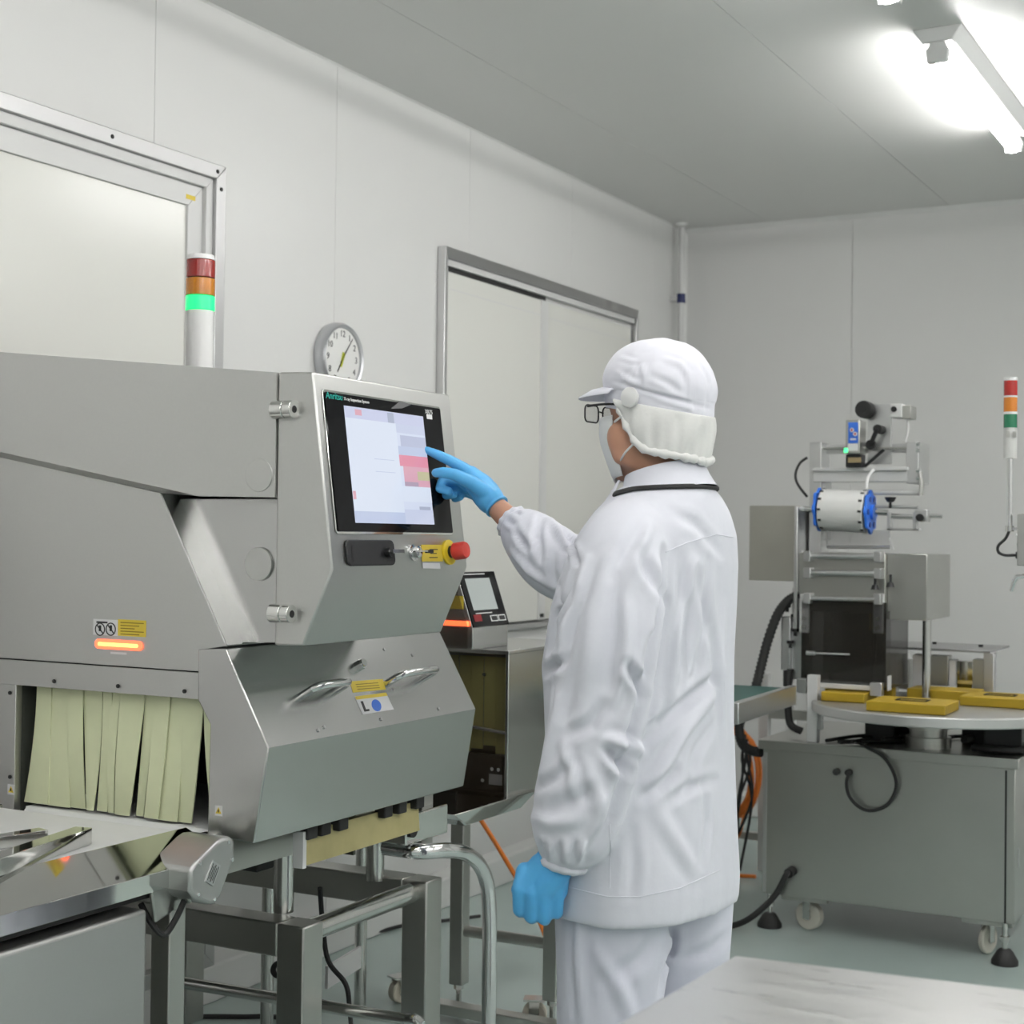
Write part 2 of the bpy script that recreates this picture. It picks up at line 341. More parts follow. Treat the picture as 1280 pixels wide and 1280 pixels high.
# bright raised front plate, black bezel, display
pc = (FT+FB)/2; ph_ = np.linalg.norm(FT-FB)
def fuv(px, py): p = onface(px, py)-FB; return p@fu, p@fv
b0, b1 = fuv(399, 483), fuv(549, 517); b2, b3 = fuv(424, 664), fuv(563, 667)
bu0, bu1 = (b0[0]+b2[0])/2, (b1[0]+b3[0])/2; bv0, bv1 = (b2[1]+b3[1])/2, (b0[1]+b1[1])/2
bc = FB+fu*(bu0+bu1)/2+fv*(bv0+bv1)/2
frect(bc, bu1-bu0+.010, bv1-bv0+.010, .008, .0005, .0025, 'bezel_rim', M_mirror, xm, bevel=.001)
bz = frect(bc, bu1-bu0, bv1-bv0, .004, .003, .002, 'bezel', M_blackg, xm)
M_scr = mat('screen_white', (.1, .1, .1), .12, emit=(.70, .77, .95), estr=.80)
def scr(n, c, s=.8): return mat(n, (.05, .05, .05), .12, emit=c, estr=s)
s0 = [fuv(*p) for p in ((425, 505), (525, 523), (443, 653), (541, 657))]
su0, su1 = (s0[0][0]+s0[2][0])/2, (s0[1][0]+s0[3][0])/2; sv0, sv1 = (s0[2][1]+s0[3][1])/2, (s0[0][1]+s0[1][1])/2
blocks = [(0, 1, .90, 1, 0), (0, .62, .10, .90, 1), (.62, 1, .82, .90, 2), (.66, 1, .70, .80, 3), (.62, 1, .62, .70, 4), (.62, 1, .52, .62, 5), (.66, 1, .34, .52, 6), (.84, 1, .40, .48, 7), (.66, .84, .34, .38, 8), (.62, 1, .20, .34, 1), (.82, .97, .13, .16, 9), (.62, 1, .06, .13, 2), (0, .62, .0, .10, 4), (.62, 1, 0, .06, 2), (.12, .2, .93, .98, 6), (.52, .6, .9, .99, 9), (0, .035, .20, .27, 6), (.3, .55, .56, .565, 4), (.3, .55, .45, .455, 4)]
smats = [scr('scr_top', (.66, .70, .92)), scr('scr_pale', (.76, .83, .97), .85), scr('scr_lilac', (.66, .72, .92)), scr('scr_greyblue', (.55, .60, .80)), scr('scr_blue', (.58, .66, .88)), scr('scr_pink', (.85, .30, .42)), scr('scr_rose', (.80, .42, .52)), scr('scr_olive', (.62, .58, .35)), scr('scr_plum', (.5, .38, .5)), scr('scr_slate', (.45, .5, .66))]
sm = MB(); dw = MB()
sc0 = FB+fu*su0+fv*sv0+fn*.0052; sw, sh = su1-su0, sv1-sv0
dsp = MB().poly([sc0+fu*a*sw+fv*b*sh for a, b in ((0, 0), (1, 0), (1, 1), (0, 1))], fn, .0006).build('display', M_scr, xm)
for i, (a0, a1, c0, c1, k) in enumerate(blocks):
    MB().poly([sc0+fn*(.0006+.00004*i)+fu*a*sw+fv*b*sh for a, b in ((a0, c0), (a1, c0), (a1, c1), (a0, c1))], fn, .00003).build('screen_field', smats[k], dsp)
def ftext(body, px, py, size, m, par, shear=0): return text('printed_text', body, size, onface(px, py)+fn*.0055, fu, fv, m, par, shear=shear)
p = onface(403, 490); ftext('Anritsu', 404, 494.5, .0185, M_teal, bz, .15)
ftext('X-ray Inspection System', 427, 499, .0088, M_txtw, bz)
ftext('XR75', 528.5, 515, .013, M_txtw, bz)
p = onface(534, 521.5); frect(p, .022, .010, .001, .0052, .0003, 'model_tag', M_txtw, bz, 2)
# chevron mark on the bezel
fpatch('chevron_mark', [(497, 502), (512, 506), (500, 511), (486, 511.5)], mat('grey_print', (.10, .10, .10), .5), bz, .0052, .0002)
# black key plate, slot, key, emergency stop
kp = [fuv(*p) for p in ((429, 675), (489, 676), (430, 708), (491, 708))]
kc = FB+fu*(kp[0][0]+kp[1][0])/2+fv*(kp[0][1]+kp[2][1])/2
kpl = frect(kc, kp[1][0]-kp[0][0], kp[0][1]-kp[2][1], .012, .0005, .006, 'key_plate', M_black, xm, bevel=.002)
frect(onface(437, 692)+fn*.004, .004, .034, .001, .0028, .0005, 'slot', M_dark, kpl, 2)
kq = onface(480, 691)
ky = MB().cyl(kq+fn*.004, kq+fn*.018, .010, n=18)
ky.build('key_lock', M_black, kpl)
MB().obox(kq+fn*.026+fu*.012, fu, fv, fn, .020, .0035, .0012).cyl(kq+fn*.014, kq+fn*.026, .004, n=8).build('key', M_chrome, kpl)
kq = onface(516, 691)
kl = MB().lathe([(.017, 0), (.017, .004), (.012, .005), (.012, .016), (.009, .018), (0, .018)], kq, fn, 20).build('key_switch', M_chrome, xm)
MB().obox(kq+fn*.026-fu*.012, fu, fv, fn, .024, .0012, .003).build('key', M_chrome, kl)
MB().obox(kq+fn*.022+fu*.028, fu, fv, fn, .012, .003, .003).build('key_bow', M_dark, kl)
fpatch('yellow_plate', [(526, 681), (552, 681), (553, 702), (527, 702)], M_yellow, xm, .0008, .0008)
for i in range(3): MB().obox(onface(541, 687+5*i)+fn*.002, fu, fv, fn, .016-.004*(i % 2), .0009, .0003).build('print_line', M_txt, xm)
fpatch('white_tag', [(527.5, 703.5), (549, 704), (550, 711), (528, 710.5)], M_txtw, xm, .0008, .0006)
es = onface(560, 690.5)
e1 = MB().lathe([(.0265, 0), (.0265, .005), (.022, .007), (0, .007)], es, fn, 28).build('stop_collar', mat('yellow_collar', (.78, .58, .03), .4), xm)
MB().cyl(es+fn*.006, es+fn*.016, .013, n=20).build('stop_stem', M_black, xm)
MB().lathe([(.014, .014), (.0185, .018), (.0185, .040), (.016, .045), (0, .047)], es, fn, 28).build('stop_button', M_red, xm)
# barrel hinges between cover and head
for px, py in ((355, 512), (352, 767)):
    c = at('y', HY0-.012, px, py)
    hb = MB().cyl(c-np.array([.024, 0, 0]), c+np.array([.004, 0, 0]), .0175, n=24).cyl(c+np.array([.006, 0, 0]), c+np.array([.024, 0, 0]), .0175, n=24).cyl(c-np.array([.02, 0, 0]), c+np.array([.02, 0, 0]), .0155, n=24).build('barrel_hinge', M_mirror, xm, bevel=.0012)
    MB().cyl(c+np.array([.0238, 0, 0]), c+np.array([.0246, 0, 0]), .007, n=14).build('socket_hole', M_dark, hb)
    MB().box(c[0]-.02, c[0]+.02, c[1]+.008, HY0+.03, c[2]-.008, c[2]+.008).build('hinge_foot', M_matte, hb)
# tunnel face
ox0, ox1, oz0, oz1 = .438, .965, .70, 1.019
fc = MB()
fc.box(.12, .934, YM, YM+.018, oz1, 1.0715); fc.box(.12, ox0, YM, YM+.018, .62, oz1); fc.box(ox0, .934, YM, YM+.018, .62, .70)
fc.build('tunnel_face', M_matte, xm, bevel=.001)
MB().box(.12, .93, YM+.006, YE, 1.0712, 1.0745).build('face_seam', M_rubber, xm)
ti = MB().box(.40, 1.0, YM+.45, YM+.46, .64, 1.06).box(.42, .437, YM+.018, YM+.45, .66, 1.03).box(.42, .96, YM+.018, YM+.45, 1.02, 1.03).build('tunnel_lining', mat('shade_dark_lining', (.05, .055, .045), .5), xm)  # tunnel's inner shade put into the lining colour, so strip gaps look dark
for px, py in ((13, 866), (13, 971), (68, 851.5), (148, 857.5), (231, 864)):
    c = at('y', YM, px, py); MB().cyl((c[0], YM+.002, c[2]), (c[0], YM-.003, c[2]), .0042, n=10).build('bolt', M_dark, xm)
def warn(px, py, y, s):
    c = at('y', y, px, py); b = MB().box(c[0]-s, c[0]+s, y-.0008, y, c[2]-s*1.1, c[2]+s*1.1).build('warning_sticker', M_txtw, xm)
    MB().prism([(c[0]-s*.8, c[2]-s*.6), (c[0]+s*.8, c[2]-s*.6), (c[0], c[2]+s*.8)], 'y', y-.0012, y-.0008).build('warning_triangle', M_yellow, b)
    MB().box(c[0]-s*.15, c[0]+s*.15, y-.0015, y-.0012, c[2]-s*.3, c[2]+s*.3).build('warning_mark', M_txt, b)
warn(14, 987, YM, .010)
# curtain strips hanging in the tunnel mouth (front layer of single strips, a second layer behind)
rs = random.Random(3)
def strip(px0t, px1t, px0b, px1b, yb, y, bow, lean):
    a0, a1 = at('y', y, px0t, 862)[0], at('y', y, px1t, 862)[0]
    c0, c1 = at('y', y-lean, px0b, yb), at('y', y-lean, px1b, yb)
    zb = (c0[2]+c1[2])/2; zt = 1.02; rows = []; th = .0028
    for k in range(9):
        s_ = k/8; e = s_**1.7; z = zt+(zb-zt)*s_
        xa, xb = a0+(c0[0]-a0)*e, a1+(c1[0]-a1)*e; yy = y-lean*s_**1.5-bow*math.sin(math.pi*s_)
        rows.append([(xa, yy, z), ((xa+xb)/2, yy-.002*s_, z), (xb, yy, z), (xb, yy+th, z), ((xa+xb)/2, yy+th-.002*s_, z), (xa, yy+th, z)])
    MB().loft(rows).build('curtain_strip', M_curtain, xm, sharp=60)
fr = [(46, 64, 30, 60, 1004), (64, 86, 60, 87, 1008), (86, 104, 88, 107, 1010), (104, 128, 108, 116, 1013), (129, 140, 121, 134, 1014), (140, 151, 135, 142, 1016), (151, 181, 143, 161, 1019), (182, 194, 170, 179, 1020), (194, 213, 180, 197, 1023), (212, 233, 198, 221, 1026), (232, 255, 220, 239, 1028)]
for i, a in enumerate(fr): strip(*a, YM+.030+.004*(i % 2), rs.uniform(-.004, .008), rs.uniform(.0, .02))
strip(255, 264, 264, 270, 1020, YM+.02, .0, .02)
for k in range(1):
    x0 = .445+k*.047; MB().box(x0, x0+.0445, YM+.075+.003*(k % 2), YM+.078+.003*(k % 2), .775, 1.02).build('curtain_strip', M_curtain, xm)
# belt roller and conveyor bed inside the mouth
MB().cyl((.47, YM+.012, .748), (.962, YM+.012, .748), .0165, n=18).build('belt_roller', M_belt, xm)
MB().box(.46, .965, YM+.012, YM+.44, .735, .763).build('tunnel_belt', M_belt, xm)
MB().box(.955, .985, YM-.03, YM+.03, .728, .762).build('roller_bracket', M_mirror, xm, bevel=.003)
MB().box(.62, .94, YM+.03, YE-.03, .66, .735).build('bed_frame', M_steel2, xm)
# red beam lamp and stickers
c = at('y', YM, 149, 806); m_led = mat('lit_red_lamp', (.8, .1, .05), .4, emit=(1.0, .14, .06), estr=2.2); m_ledc = mat('lit_amber_core', (.9, .3, .1), .4, emit=(1.0, .40, .10), estr=3.0)
MB().poly([(c[0]+a, YM-.004, c[2]+b) for a, b in rrect(.128, .020, .0095, 5)], (0, 1, 0), .005).build('lamp_bar', m_led, xm, bevel=.002)
MB().poly([(c[0]+a, YM-.0048, c[2]+b) for a, b in rrect(.108, .0075, .0036, 4)], (0, 1, 0), .001).build('lamp_core', m_ledc, xm)
def ysheet(px0, py0, px1, py1, y, m, nm, par=xm):
    a, b = at('y', y, px0, py0), at('y', y, px1, py1)
    return MB().box(a[0], b[0], y-.0008, y, min(a[2], b[2]), max(a[2], b[2])).build(nm, m, par)
w_ = ysheet(117, 773.5, 147.5, 795, YM, M_txtw, 'notice_sticker')
for px in (125.5, 139):
    c = at('y', YM, px, 786.5); MB().tube([(c[0]+.0125*math.cos(a), YM-.0012, c[2]+.0125*math.sin(a)) for a in [2*math.pi*k/20 for k in range(21)]], .0012, 6).obox((c[0], YM-.0012, c[2]), (1, 0, -1), (0, 1, 0), (1, 0, 1), .0125, .0004, .0012).obox((c[0], YM-.0012, c[2]+.002), (1, 0, 0), (0, 1, 0), (0, 0, 1), .003, .0004, .006).build('prohibition_sign', M_txt, w_)
c = at('y', YM, 121, 777.5); MB().box(c[0], c[0]+.03, YM-.0012, YM-.0008, c[2]-.0018, c[2]+.0018).build('print_line', M_txt, w_)
w_ = ysheet(147.8, 774, 182.5, 796.5, YM, M_yellow, 'yellow_sticker')
for i in range(5):
    c = at('y', YM, 151, 778+3.6*i); MB().box(c[0], c[0]+.062-.012*(i % 3), YM-.0011, YM-.0008, c[2]-.0011, c[2]+.0011).build('print_line', mat('brown_print', (.28, .20, .02), .6), w_)
w_ = ysheet(138.5, 814.5, 158.5, 818.5, YM, M_txtw, 'white_tag')
# lower hood
HP = [(.936, 1.1185), (1.006, 1.1225), (1.112, .938), (1.081, .752), (.967, .758), (.969, .973), (.938, 1.018)]
hood = MB().prism(HP, 'y', YM-.006, YE).build('lower_hood', M_steel, xm, bevel=.003)
MB().prism([(.93, 1.06), (.93, 1.114), (1.0, 1.1225), (1.0, 1.126), (.96, 1.1255), (.92, 1.12)], 'y', YM+.004, YE).build('hood_gap', M_dark, xm)
warn(273.5, 1013.5, YM-.006, .009)
hs = nrm((1.112-1.008, 0, .938-1.117)); hn = nrm((.179, 0, .104)); hy = np.array([0, 1., 0]); h0 = np.array((1.008, 0, 1.117))
def onhood(px, py, lift=0.0):
    d = _D+_R*(px-640)/FPX-_U*(py-640)/FPX; t = ((h0+hn*lift-CAM)@hn)/(d@hn); return CAM+d*t
for (bx, by), (ex, ey) in (((398, 857), (438, 850)), ((503, 842), (547, 834))):
    # each handle: two posts leaving the slanted face and a bar along the machine
    a, b = onhood(bx, by, .05), onhood(ex, ey, .05); b = a+hy*((b-a)@hy)
    a_, b_ = a-hn*.05, b-hn*.05
    MB().tube([a_, a_+hn*.034, a_+hn*.041+hy*.002, a_+hn*.047+hy*.007, a+hy*.014, (a+b)/2, b-hy*.014, b_+hn*.047-hy*.007, b_+hn*.041-hy*.002, b_+hn*.034, b_], .0085, 14).build('handle', M_chrome, hood)
kq = onhood(447, 833); MB().cyl(kq, kq+hn*.016, .0125, n=8).cyl(kq+hn*.016, kq+hn*.02, .009, n=16).build('knob', M_chrome, hood)
for px, py in ((405, 909), (476, 899), (548, 886), (397.5, 913), (515, 819), (480, 812), (490, 862)):
    q = onhood(px, py); MB().cyl(q, q+hn*.0025, .0038, n=10).build('rivet', M_chrome, hood)
def hpatch(nm, pts, m, par, lift=.0006, th=.0005): return MB().poly([onhood(*p)+hn*lift for p in pts], hn, th).build(nm, m, par)
hpatch('yellow_sticker', [(437, 852), (478, 849), (482, 862), (441, 866)], M_yellow, hood)
for i in range(3): hpatch('print_line', [(444+i, 855.5+3*i), (472+i, 853.3+3*i), (472.3+i, 854.3+3*i), (444.3+i, 856.5+3*i)], mat('brown_print', (.28, .2, .02), .6), hood, .0012, .0002)
st = hpatch('notice_sticker', [(443, 871), (482, 866), (492, 887), (453, 893.5)], M_txtw, hood)
hpatch('yellow_band', [(443, 871), (482, 866), (484, 870), (445, 875)], M_yellow, st, .0012, .0002)
hpatch('blue_disc', [(470+6*math.cos(a)+1.5*math.sin(a), 882+7.5*math.sin(a)) for a in [2*math.pi*k/16 for k in range(16)]], M_blue, st, .0012, .0002)
hpatch('black_mark', [(450, 877), (453, 876.6), (457, 887), (461, 886.5), (461.5, 889), (455, 890)], M_txt, st, .0012, .0002)
# black rubber buffers, yellowed drip guard and brackets below the hood
for px, py in ((480, 1022), (498, 1017), (424, 1040), (402, 1046), (385, 1050), (520, 1010)):
    c = at('x', 1.05, px, py); MB().box(1.035, 1.063, c[1]-.017, c[1]+.017, .722, .756).build('buffer_block', M_rubber, xm, bevel=.003)
q0, q1 = at('x', 1.04, 375, 1072)[1], at('x', 1.04, 520, 1030)[1]
MB().prism([(1.03, .735), (1.045, .735), (1.05, .668), (1.02, .672)], 'y', q0, q1).build('drip_guard', mat('yellowed_plastic', (.52, .46, .22), .45, noise=.25, scale=14), xm)
MB().box(1.03, 1.056, q0-.012, q0, .665, .74).build('guard_bracket', M_white, xm)
MB().box(.80, .93, 2.56, 2.62, .64, .75).build('support_block', M_dark, xm, bevel=.004)
MB().box(.93, .99, YE-.04, YE+.01, .60, .75).build('support_plate', M_steel2, xm)
# floor frame of square tube
FZ = .52
def post(x0, x1, y0, y1, z0, z1, nm='frame_leg', m=M_steel2): return MB().box(x0, x1, y0, y1, z0, z1).build(nm, m, xm, bevel=.004)
for y in (2.63, 3.122):
    post(.93, 1.0, y, y+.072, .06, FZ); post(.20, .27, y, y+.072, .06, FZ)
    post(.27, .93, y+.001, y+.071, FZ-.072, FZ, 'frame_beam')
    for x in (.235, .965):
        MB().cyl((x, y+.036, 0), (x, y+.036, .06), .022, .014, n=14).cyl((x, y+.036, 0), (x, y+.036, .012), .036, n=16).build('levelling_foot', M_rubber, xm)
MB().cyl((.955, 2.70, .49), (.955, 3.122, .49), .024, n=18).build('cross_bar', M_tube, xm)
MB().cyl((.235, 2.70, .49), (.235, 3.122, .49), .024, n=18).build('cross_bar', M_tube, xm)
for x, y in ((.50, 2.70), (.50, 3.08), (.88, 2.72), (.88, 3.08)): MB().cyl((x, y, FZ), (x, y, .68), .022, n=14).build('support_post', M_tube, xm)
# signal tower on the cabinet roof
tp = np.array([.80, 2.74]); z0 = 1.66
d_ = at('y', tp[1], 250, 400); tp[0] = d_[0]
zs = [at('y', tp[1], 250, y)[2] for y in (389, 370.5, 348.5, 325.5, 319.5)]; rt = .0335
stw = MB().cyl((tp[0], tp[1], z0), (tp[0], tp[1], zs[0]), rt*.93, n=28).build('signal_tower', M_white, xm)
m_gl = mat('lit_green_lens', (.02, .5, .15), .2, emit=(.01, .85, .20), estr=1.3)
m_al = mat('amber_lens', (.50, .18, .01), .18, noise=.25, scale=60, stretch=(8, 8, 1), coat=.3); m_rl = mat('red_lens', (.28, .015, .01), .18, noise=.25, scale=60, stretch=(8, 8, 1), coat=.3)
for k, (m_, nm) in enumerate(((m_gl, 'green_lens'), (m_al, 'amber_lens'), (m_rl, 'red_lens'))):
    MB().cyl((tp[0], tp[1], zs[k]+.001), (tp[0], tp[1], zs[k+1]-.001), rt, n=32).build(nm, m_, stw, bevel=.001)
MB().cyl((tp[0], tp[1], zs[3]), (tp[0], tp[1], zs[4]), rt*.98, rt*.9, n=28).build('tower_cap', M_white, stw)
# ------------------------------------------------------------------ infeed conveyor
ic = thing('infeed_conveyor', 'infeed conveyor with white belt and polished side rail feeding the curtained tunnel', 'conveyor', (.75, 1.7, 0))
CY0, CY1 = .75, 2.30
MB().box(.47, .950, CY0, CY1-.02, .755, .775).cyl((.47, CY1-.02, .757), (.95, CY1-.02, .757), .018, n=18).build('belt', M_belt, ic)
MB().prism([(.950, .776), (.955, .779), (1.05, .738), (1.05, .704), (1.044, .704), (1.044, .734), (.952, .772)], 'y', CY0, CY1+.005).build('side_rail', M_mirror, ic, bevel=.001)
MB().prism([(.470, .776), (.465, .779), (.37, .738), (.37, .704), (.376, .704), (.376, .734), (.468, .772)], 'y', CY0, CY1).build('side_rail', M_mirror, ic, bevel=.001)
MB().box(.50, 1.03, CY0, 2.12, .69, .72).build('bed_plate', M_dark, ic)
MB().box(.35, 1.05, CY0-.05, 2.094, .14, .678).build('drive_box', M_matte, ic, bevel=.008)
for x in (.42, .98):
    for y in (CY0+.05, 2.0): MB().cyl((x, y, 0), (x, y, .15), .03, .02, n=14).build('foot', M_rubber, ic)
# legs of the conveyor's front stand
lx = at('y', 2.20, 203, 1200)[0]
MB().box(lx-.02, lx+.025, 2.19, 2.235, .26, .72).build('stand_leg', M_steel2, ic, bevel=.003)
MB().cyl((lx, 2.21, 0), (lx, 2.21, .27), .016, n=14).build('leg_spindle', M_tube, ic)
MB().cyl((.38, 2.21, 0), (.38, 2.21, .70), .02, n=14).build('stand_leg', M_tube, ic)
# gear motor housing at the belt end
mp_ = [at('x', 1.10, px, py) for px, py in ((238, 1087), (246, 1078), (272, 1052), (279, 1047), (289, 1046), (294, 1050), (294, 1072), (276, 1122), (268, 1131), (262, 1131), (244, 1124), (238, 1115))]
mt = MB().prism([(p[1], p[2]) for p in mp_], 'x', 1.0, 1.10).build('motor_housing', mat('cast_aluminium', (.50, .50, .49), .35, .9, noise=.06, scale=30), ic, bevel=.007, seg=3)
mc = np.mean(mp_, axis=0)
e_ = nrm(np.array([0, mp_[6][1]-mp_[7][1], mp_[6][2]-mp_[7][2]])); g_ = np.cross((1, 0, 0), e_)
MB().obox(mc+np.array([.001, 0, 0])-e_*.006, (1, 0, 0), e_, g_, .0008, .020, .013).build('rating_plate', M_alu, mt)
for i in range(5): MB().obox(mc+np.array([.0019, 0, 0])-e_*.006+g_*(.009-.0045*i), (1, 0, 0), e_, g_, .0002, .016-.004*(i % 2), .0008).build('print_line', M_txt, mt)
for k in (1, 4, 6, 8, 10):
    q = mc+(mp_[k]-mc)*.84; MB().cyl(q, q+np.array([.002, 0, 0]), .0035, n=8).build('screw', M_chrome, mt)
MB().cyl((.96, CY1-.02, .757), (1.01, CY1-.02, .757), .012, n=14).build('drive_shaft', M_chrome, ic)
g0 = at('x', 1.06, 232, 1122)
MB().cyl(g0+np.array([0, .03, .03]), g0+np.array([0, -.004, -.004]), .013, n=10).build('cable_gland', M_steel2, ic, bevel=.002)
cb = [g0, at('x', 1.05, 219, 1150), at('x', 1.04, 205, 1168), at('x', 1.03, 190, 1155), at('x', 1.0, 176, 1130)]
MB().tube(smooth_path(cb, 6), .0058, 8).build('motor_cable', M_rubber, ic)
MB().obox(at('x', 1.04, 210, 1115), (1, 0, 0), (0, 1, .2), (0, -.2, 1), .004, .045, .04).build('bracket_plate', M_steel2, ic, bevel=.003)
# product guides standing on the belt (each a bent plate)
def guide(pts_top, hgt, fl, nm='product_guide'):
    a, b = np.array(pts_top[0]), np.array(pts_top[1]); d = nrm(b-a); s_ = np.cross(d, (0, 0, 1.)); z = np.array([0, 0, 1.])
    m = MB()
    prof = [(0, 0), (0, hgt), (-fl, hgt+.0), (-fl, hgt-.003), (-.004, hgt-.003), (-.004, 0)]
    m.loft([[a+s_*u+z*w for u, w in prof], [b+s_*u+z*w for u, w in prof]])
    return m.build(nm, M_mirror, ic, bevel=.0012)
gb = at('z', .776, 115, 1055); ga = at('z', .776, -60, 1117)
guide([ga, gb], .030, .035)
gb = at('z', .776, 60, 1052); ga = at('z', .776, -80, 1075)
guide([ga, gb], .022, .03)
# ------------------------------------------------------------------ outfeed conveyor between the two machines
md = thing('metal_detector', 'smaller detector unit with sloped display console and smoked cover beside the worker', 'machine', (.72, 3.75, 0)); oc = md
a = at('x', 1.02, 508, 1030); b = at('x', 1.02, 560, 1030)
MB().box(.93, 1.02, a[1], b[1], .63, .70).build('end_plate', M_mirror, xm, bevel=.004)
MB().cyl((1.02, a[1]+.02, .665), (1.028, a[1]+.02, .665), .018, n=16).build('roller_end', M_dark, xm)
# drip tray with sloping ends
ty0, ty1 = at('x', .98, 566, 1040)[1], at('x', .98, 670, 1030)[1]
MB().loft([[(.60, ty0, .655), (.985, ty0, .655), (.985, ty1, .655), (.60, ty1, .655)], [(.62, ty0+.09, .612), (.965, ty0+.09, .612), (.965, ty1-.06, .612), (.62, ty1-.06, .612)]]).build('drip_tray', M_mirror, oc, bevel=.003)
# bent tube rail
q = [at('x', 1.06, 536, 1066)+np.array([-.12, 0, 0]), at('x', 1.06, 536, 1066)+np.array([-.03, 0, 0]), at('x', 1.06, 556, 1063), at('x', 1.06, 580, 1066), at('x', 1.06, 597, 1078), at('x', 1.06, 607, 1098), at('x', 1.06, 611, 1125), at('x', 1.06, 612, 1180)]
zf = q[-1].copy(); zf[2] = 0.01
MB().tube(smooth_path(q+[zf], 6), .0185, 18).build('bent_rail', M_chrome, xm)
# legs with threaded feet, cross tube, base bar
l1 = at('z', 0, 573, 1267); l2 = at('y', l1[1], 691, 1200); l2[2] = 0
for l in (l1, l2):
    MB().box(l[0]-.021, l[0]+.021, l[1]-.021, l[1]+.021, .085, .62).build('leg', M_steel2, oc, bevel=.003)
    MB().cyl((l[0], l[1], .012), (l[0], l[1], .09), .008, n=10).cyl((l[0], l[1], 0), (l[0], l[1], .012), .024, n=14).cyl((l[0], l[1], .07), (l[0], l[1], .085), .014, n=6).build('threaded_foot', M_tube, oc)
MB().cyl((l1[0], l1[1], .235), (l2[0], l2[1], .235), .016, n=14).build('cross_tube', M_steel2, oc)
MB().box(l1[0]-.1, l2[0]+.1, l1[1]-.09, l1[1]-.04, .02, .05).build('base_bar', M_steel2, oc, bevel=.003)
def caster(par, x, y, r, yaw=0, w=.032, m=None):
    d = np.array([math.cos(yaw), math.sin(yaw), 0]); s_ = np.array([-d[1], d[0], 0]); c = np.array([x, y, r])
    wh = MB().lathe([(r*.35, -w/2), (r*.9, -w/2), (r, -w/2+.004), (r, w/2-.004), (r*.9, w/2), (r*.35, w/2)], c, s_, 26).build('caster_wheel', m or mat('cream_wheel', (.62, .58, .48), .45), par)
    MB().cyl(c-s_*(w/2+.002), c+s_*(w/2+.002), r*.3, n=14).build('hub', M_tube, wh)
    MB().obox(c+s_*(w/2+.005)+np.array([0, 0, r*.5]), d, s_, (0, 0, 1), .014, .002, r*.7).obox(c-s_*(w/2+.005)+np.array([0, 0, r*.5]), d, s_, (0, 0, 1), .014, .002, r*.7).obox(c+np.array([0, 0, r*1.22]), d, s_, (0, 0, 1), .03, w/2+.007, .003).build('caster_fork', M_tube, par)
caster(oc, .967, 3.752, .034, .4); caster(oc, .533, 3.745, .034, 1.2)
# cross tube and posts in the shade of the machine frame
rb = xm
p0 = at('y', 2.74, 204, 1224); p1 = at('z', p0[2], 508, 1275); pass
MB().cyl(p0, p1, .0135, n=14).build('foot_tube', M_tube, rb)
MB().tube(smooth_path([p1, p1+nrm(p1-p0)*.025, p1+nrm(p1-p0)*.032+np.array([0, 0, -.03]), np.array([p1[0]+.02, p1[1]+.02, 0])], 5), .0135, 14).build('elbow', M_chrome, rb)
e0 = p0.copy(); e0[2] = 0; MB().cyl(e0, p0, .0135, n=12).build('tube_leg', M_tube, rb)
for px, py, zt in ((333, 1306, .62), (450, 1256, .6)):
    g = at('z', 0, px, py); MB().cyl((g[0], g[1], 0), (g[0], g[1], zt), .0175, n=16).build('tube_post', M_tube, xm if px < 400 else md)
g = at('z', .24, 450, 1196); g2 = at('z', .24, 408, 1222)
MB().obox((g+g2)/2, g-g2, np.cross(g-g2, (0, 0, 1)), (0, 0, 1), np.linalg.norm(g-g2)/2, .004, .028).build('tie_plate', M_aluw, md)
MX, MY = .962, 3.588
M_smoke = mat('smoked_acrylic', (.05, .035, .02), .05, alpha=.30)
dkb = mat('dark_brown_lining', (.06, .05, .04), .5)
MB().box(.40, MX-.012, MY+.14, 4.05, .64, 1.03).build('housing', M_steel2, md, bevel=.003)
MB().box(MX-.010, MX, MY, 4.05, .64, 1.035).build('side_panel', M_steel, md, bevel=.002)
MB().box(.40, MX, MY, 4.05, 1.03, 1.042).build('top_plate', M_steel, md, bevel=.002)
MB().box(.42, MX-.012, MY+.012, MY+.14, .64, .66).build('sill', dkb, md)
MB().box(.42, MX-.012, MY+.0, MY+.004, .645, 1.03).build('smoked_cover', M_smoke, md)
m_ol = mat('olive_strip', (.78, .72, .28), .5, noise=.06, scale=20)
for k in range(13):
    x0 = .44+.039*k; MB().box(x0, x0+.037, MY+.03+.003*(k % 2), MY+.033+.003*(k % 2), .76+.01*(k % 3), 1.02).build('curtain_strip', m_ol, md)
MB().box(.64, .80, MY+.008, MY+.026, .66, .86).build('transport_block', M_black, md, bevel=.004)
MB().box(.80, .94, MY+.008, MY+.024, .66, .76).build('dark_guard', dkb, md, bevel=.004)
MB().cyl((.79, MY+.018, .835), (.945, MY+.018, .82), .006, n=8).build('guide_rod', M_chrome, md)
c = at('y', MY, 618, 975); MB().box(c[0]-.02, c[0]+.02, MY+.005, MY+.0075, c[2]-.014, c[2]+.014).build('notice_sticker', M_txtw, md)
for px, py in ((567, 806), (606, 843), (604, 975), (616, 961), (624, 962)):
    c = at('y', MY, px, py); MB().cyl((c[0], MY, c[2]), (c[0], MY-.005, c[2]), .005, n=10).build('screw', M_chrome, md)
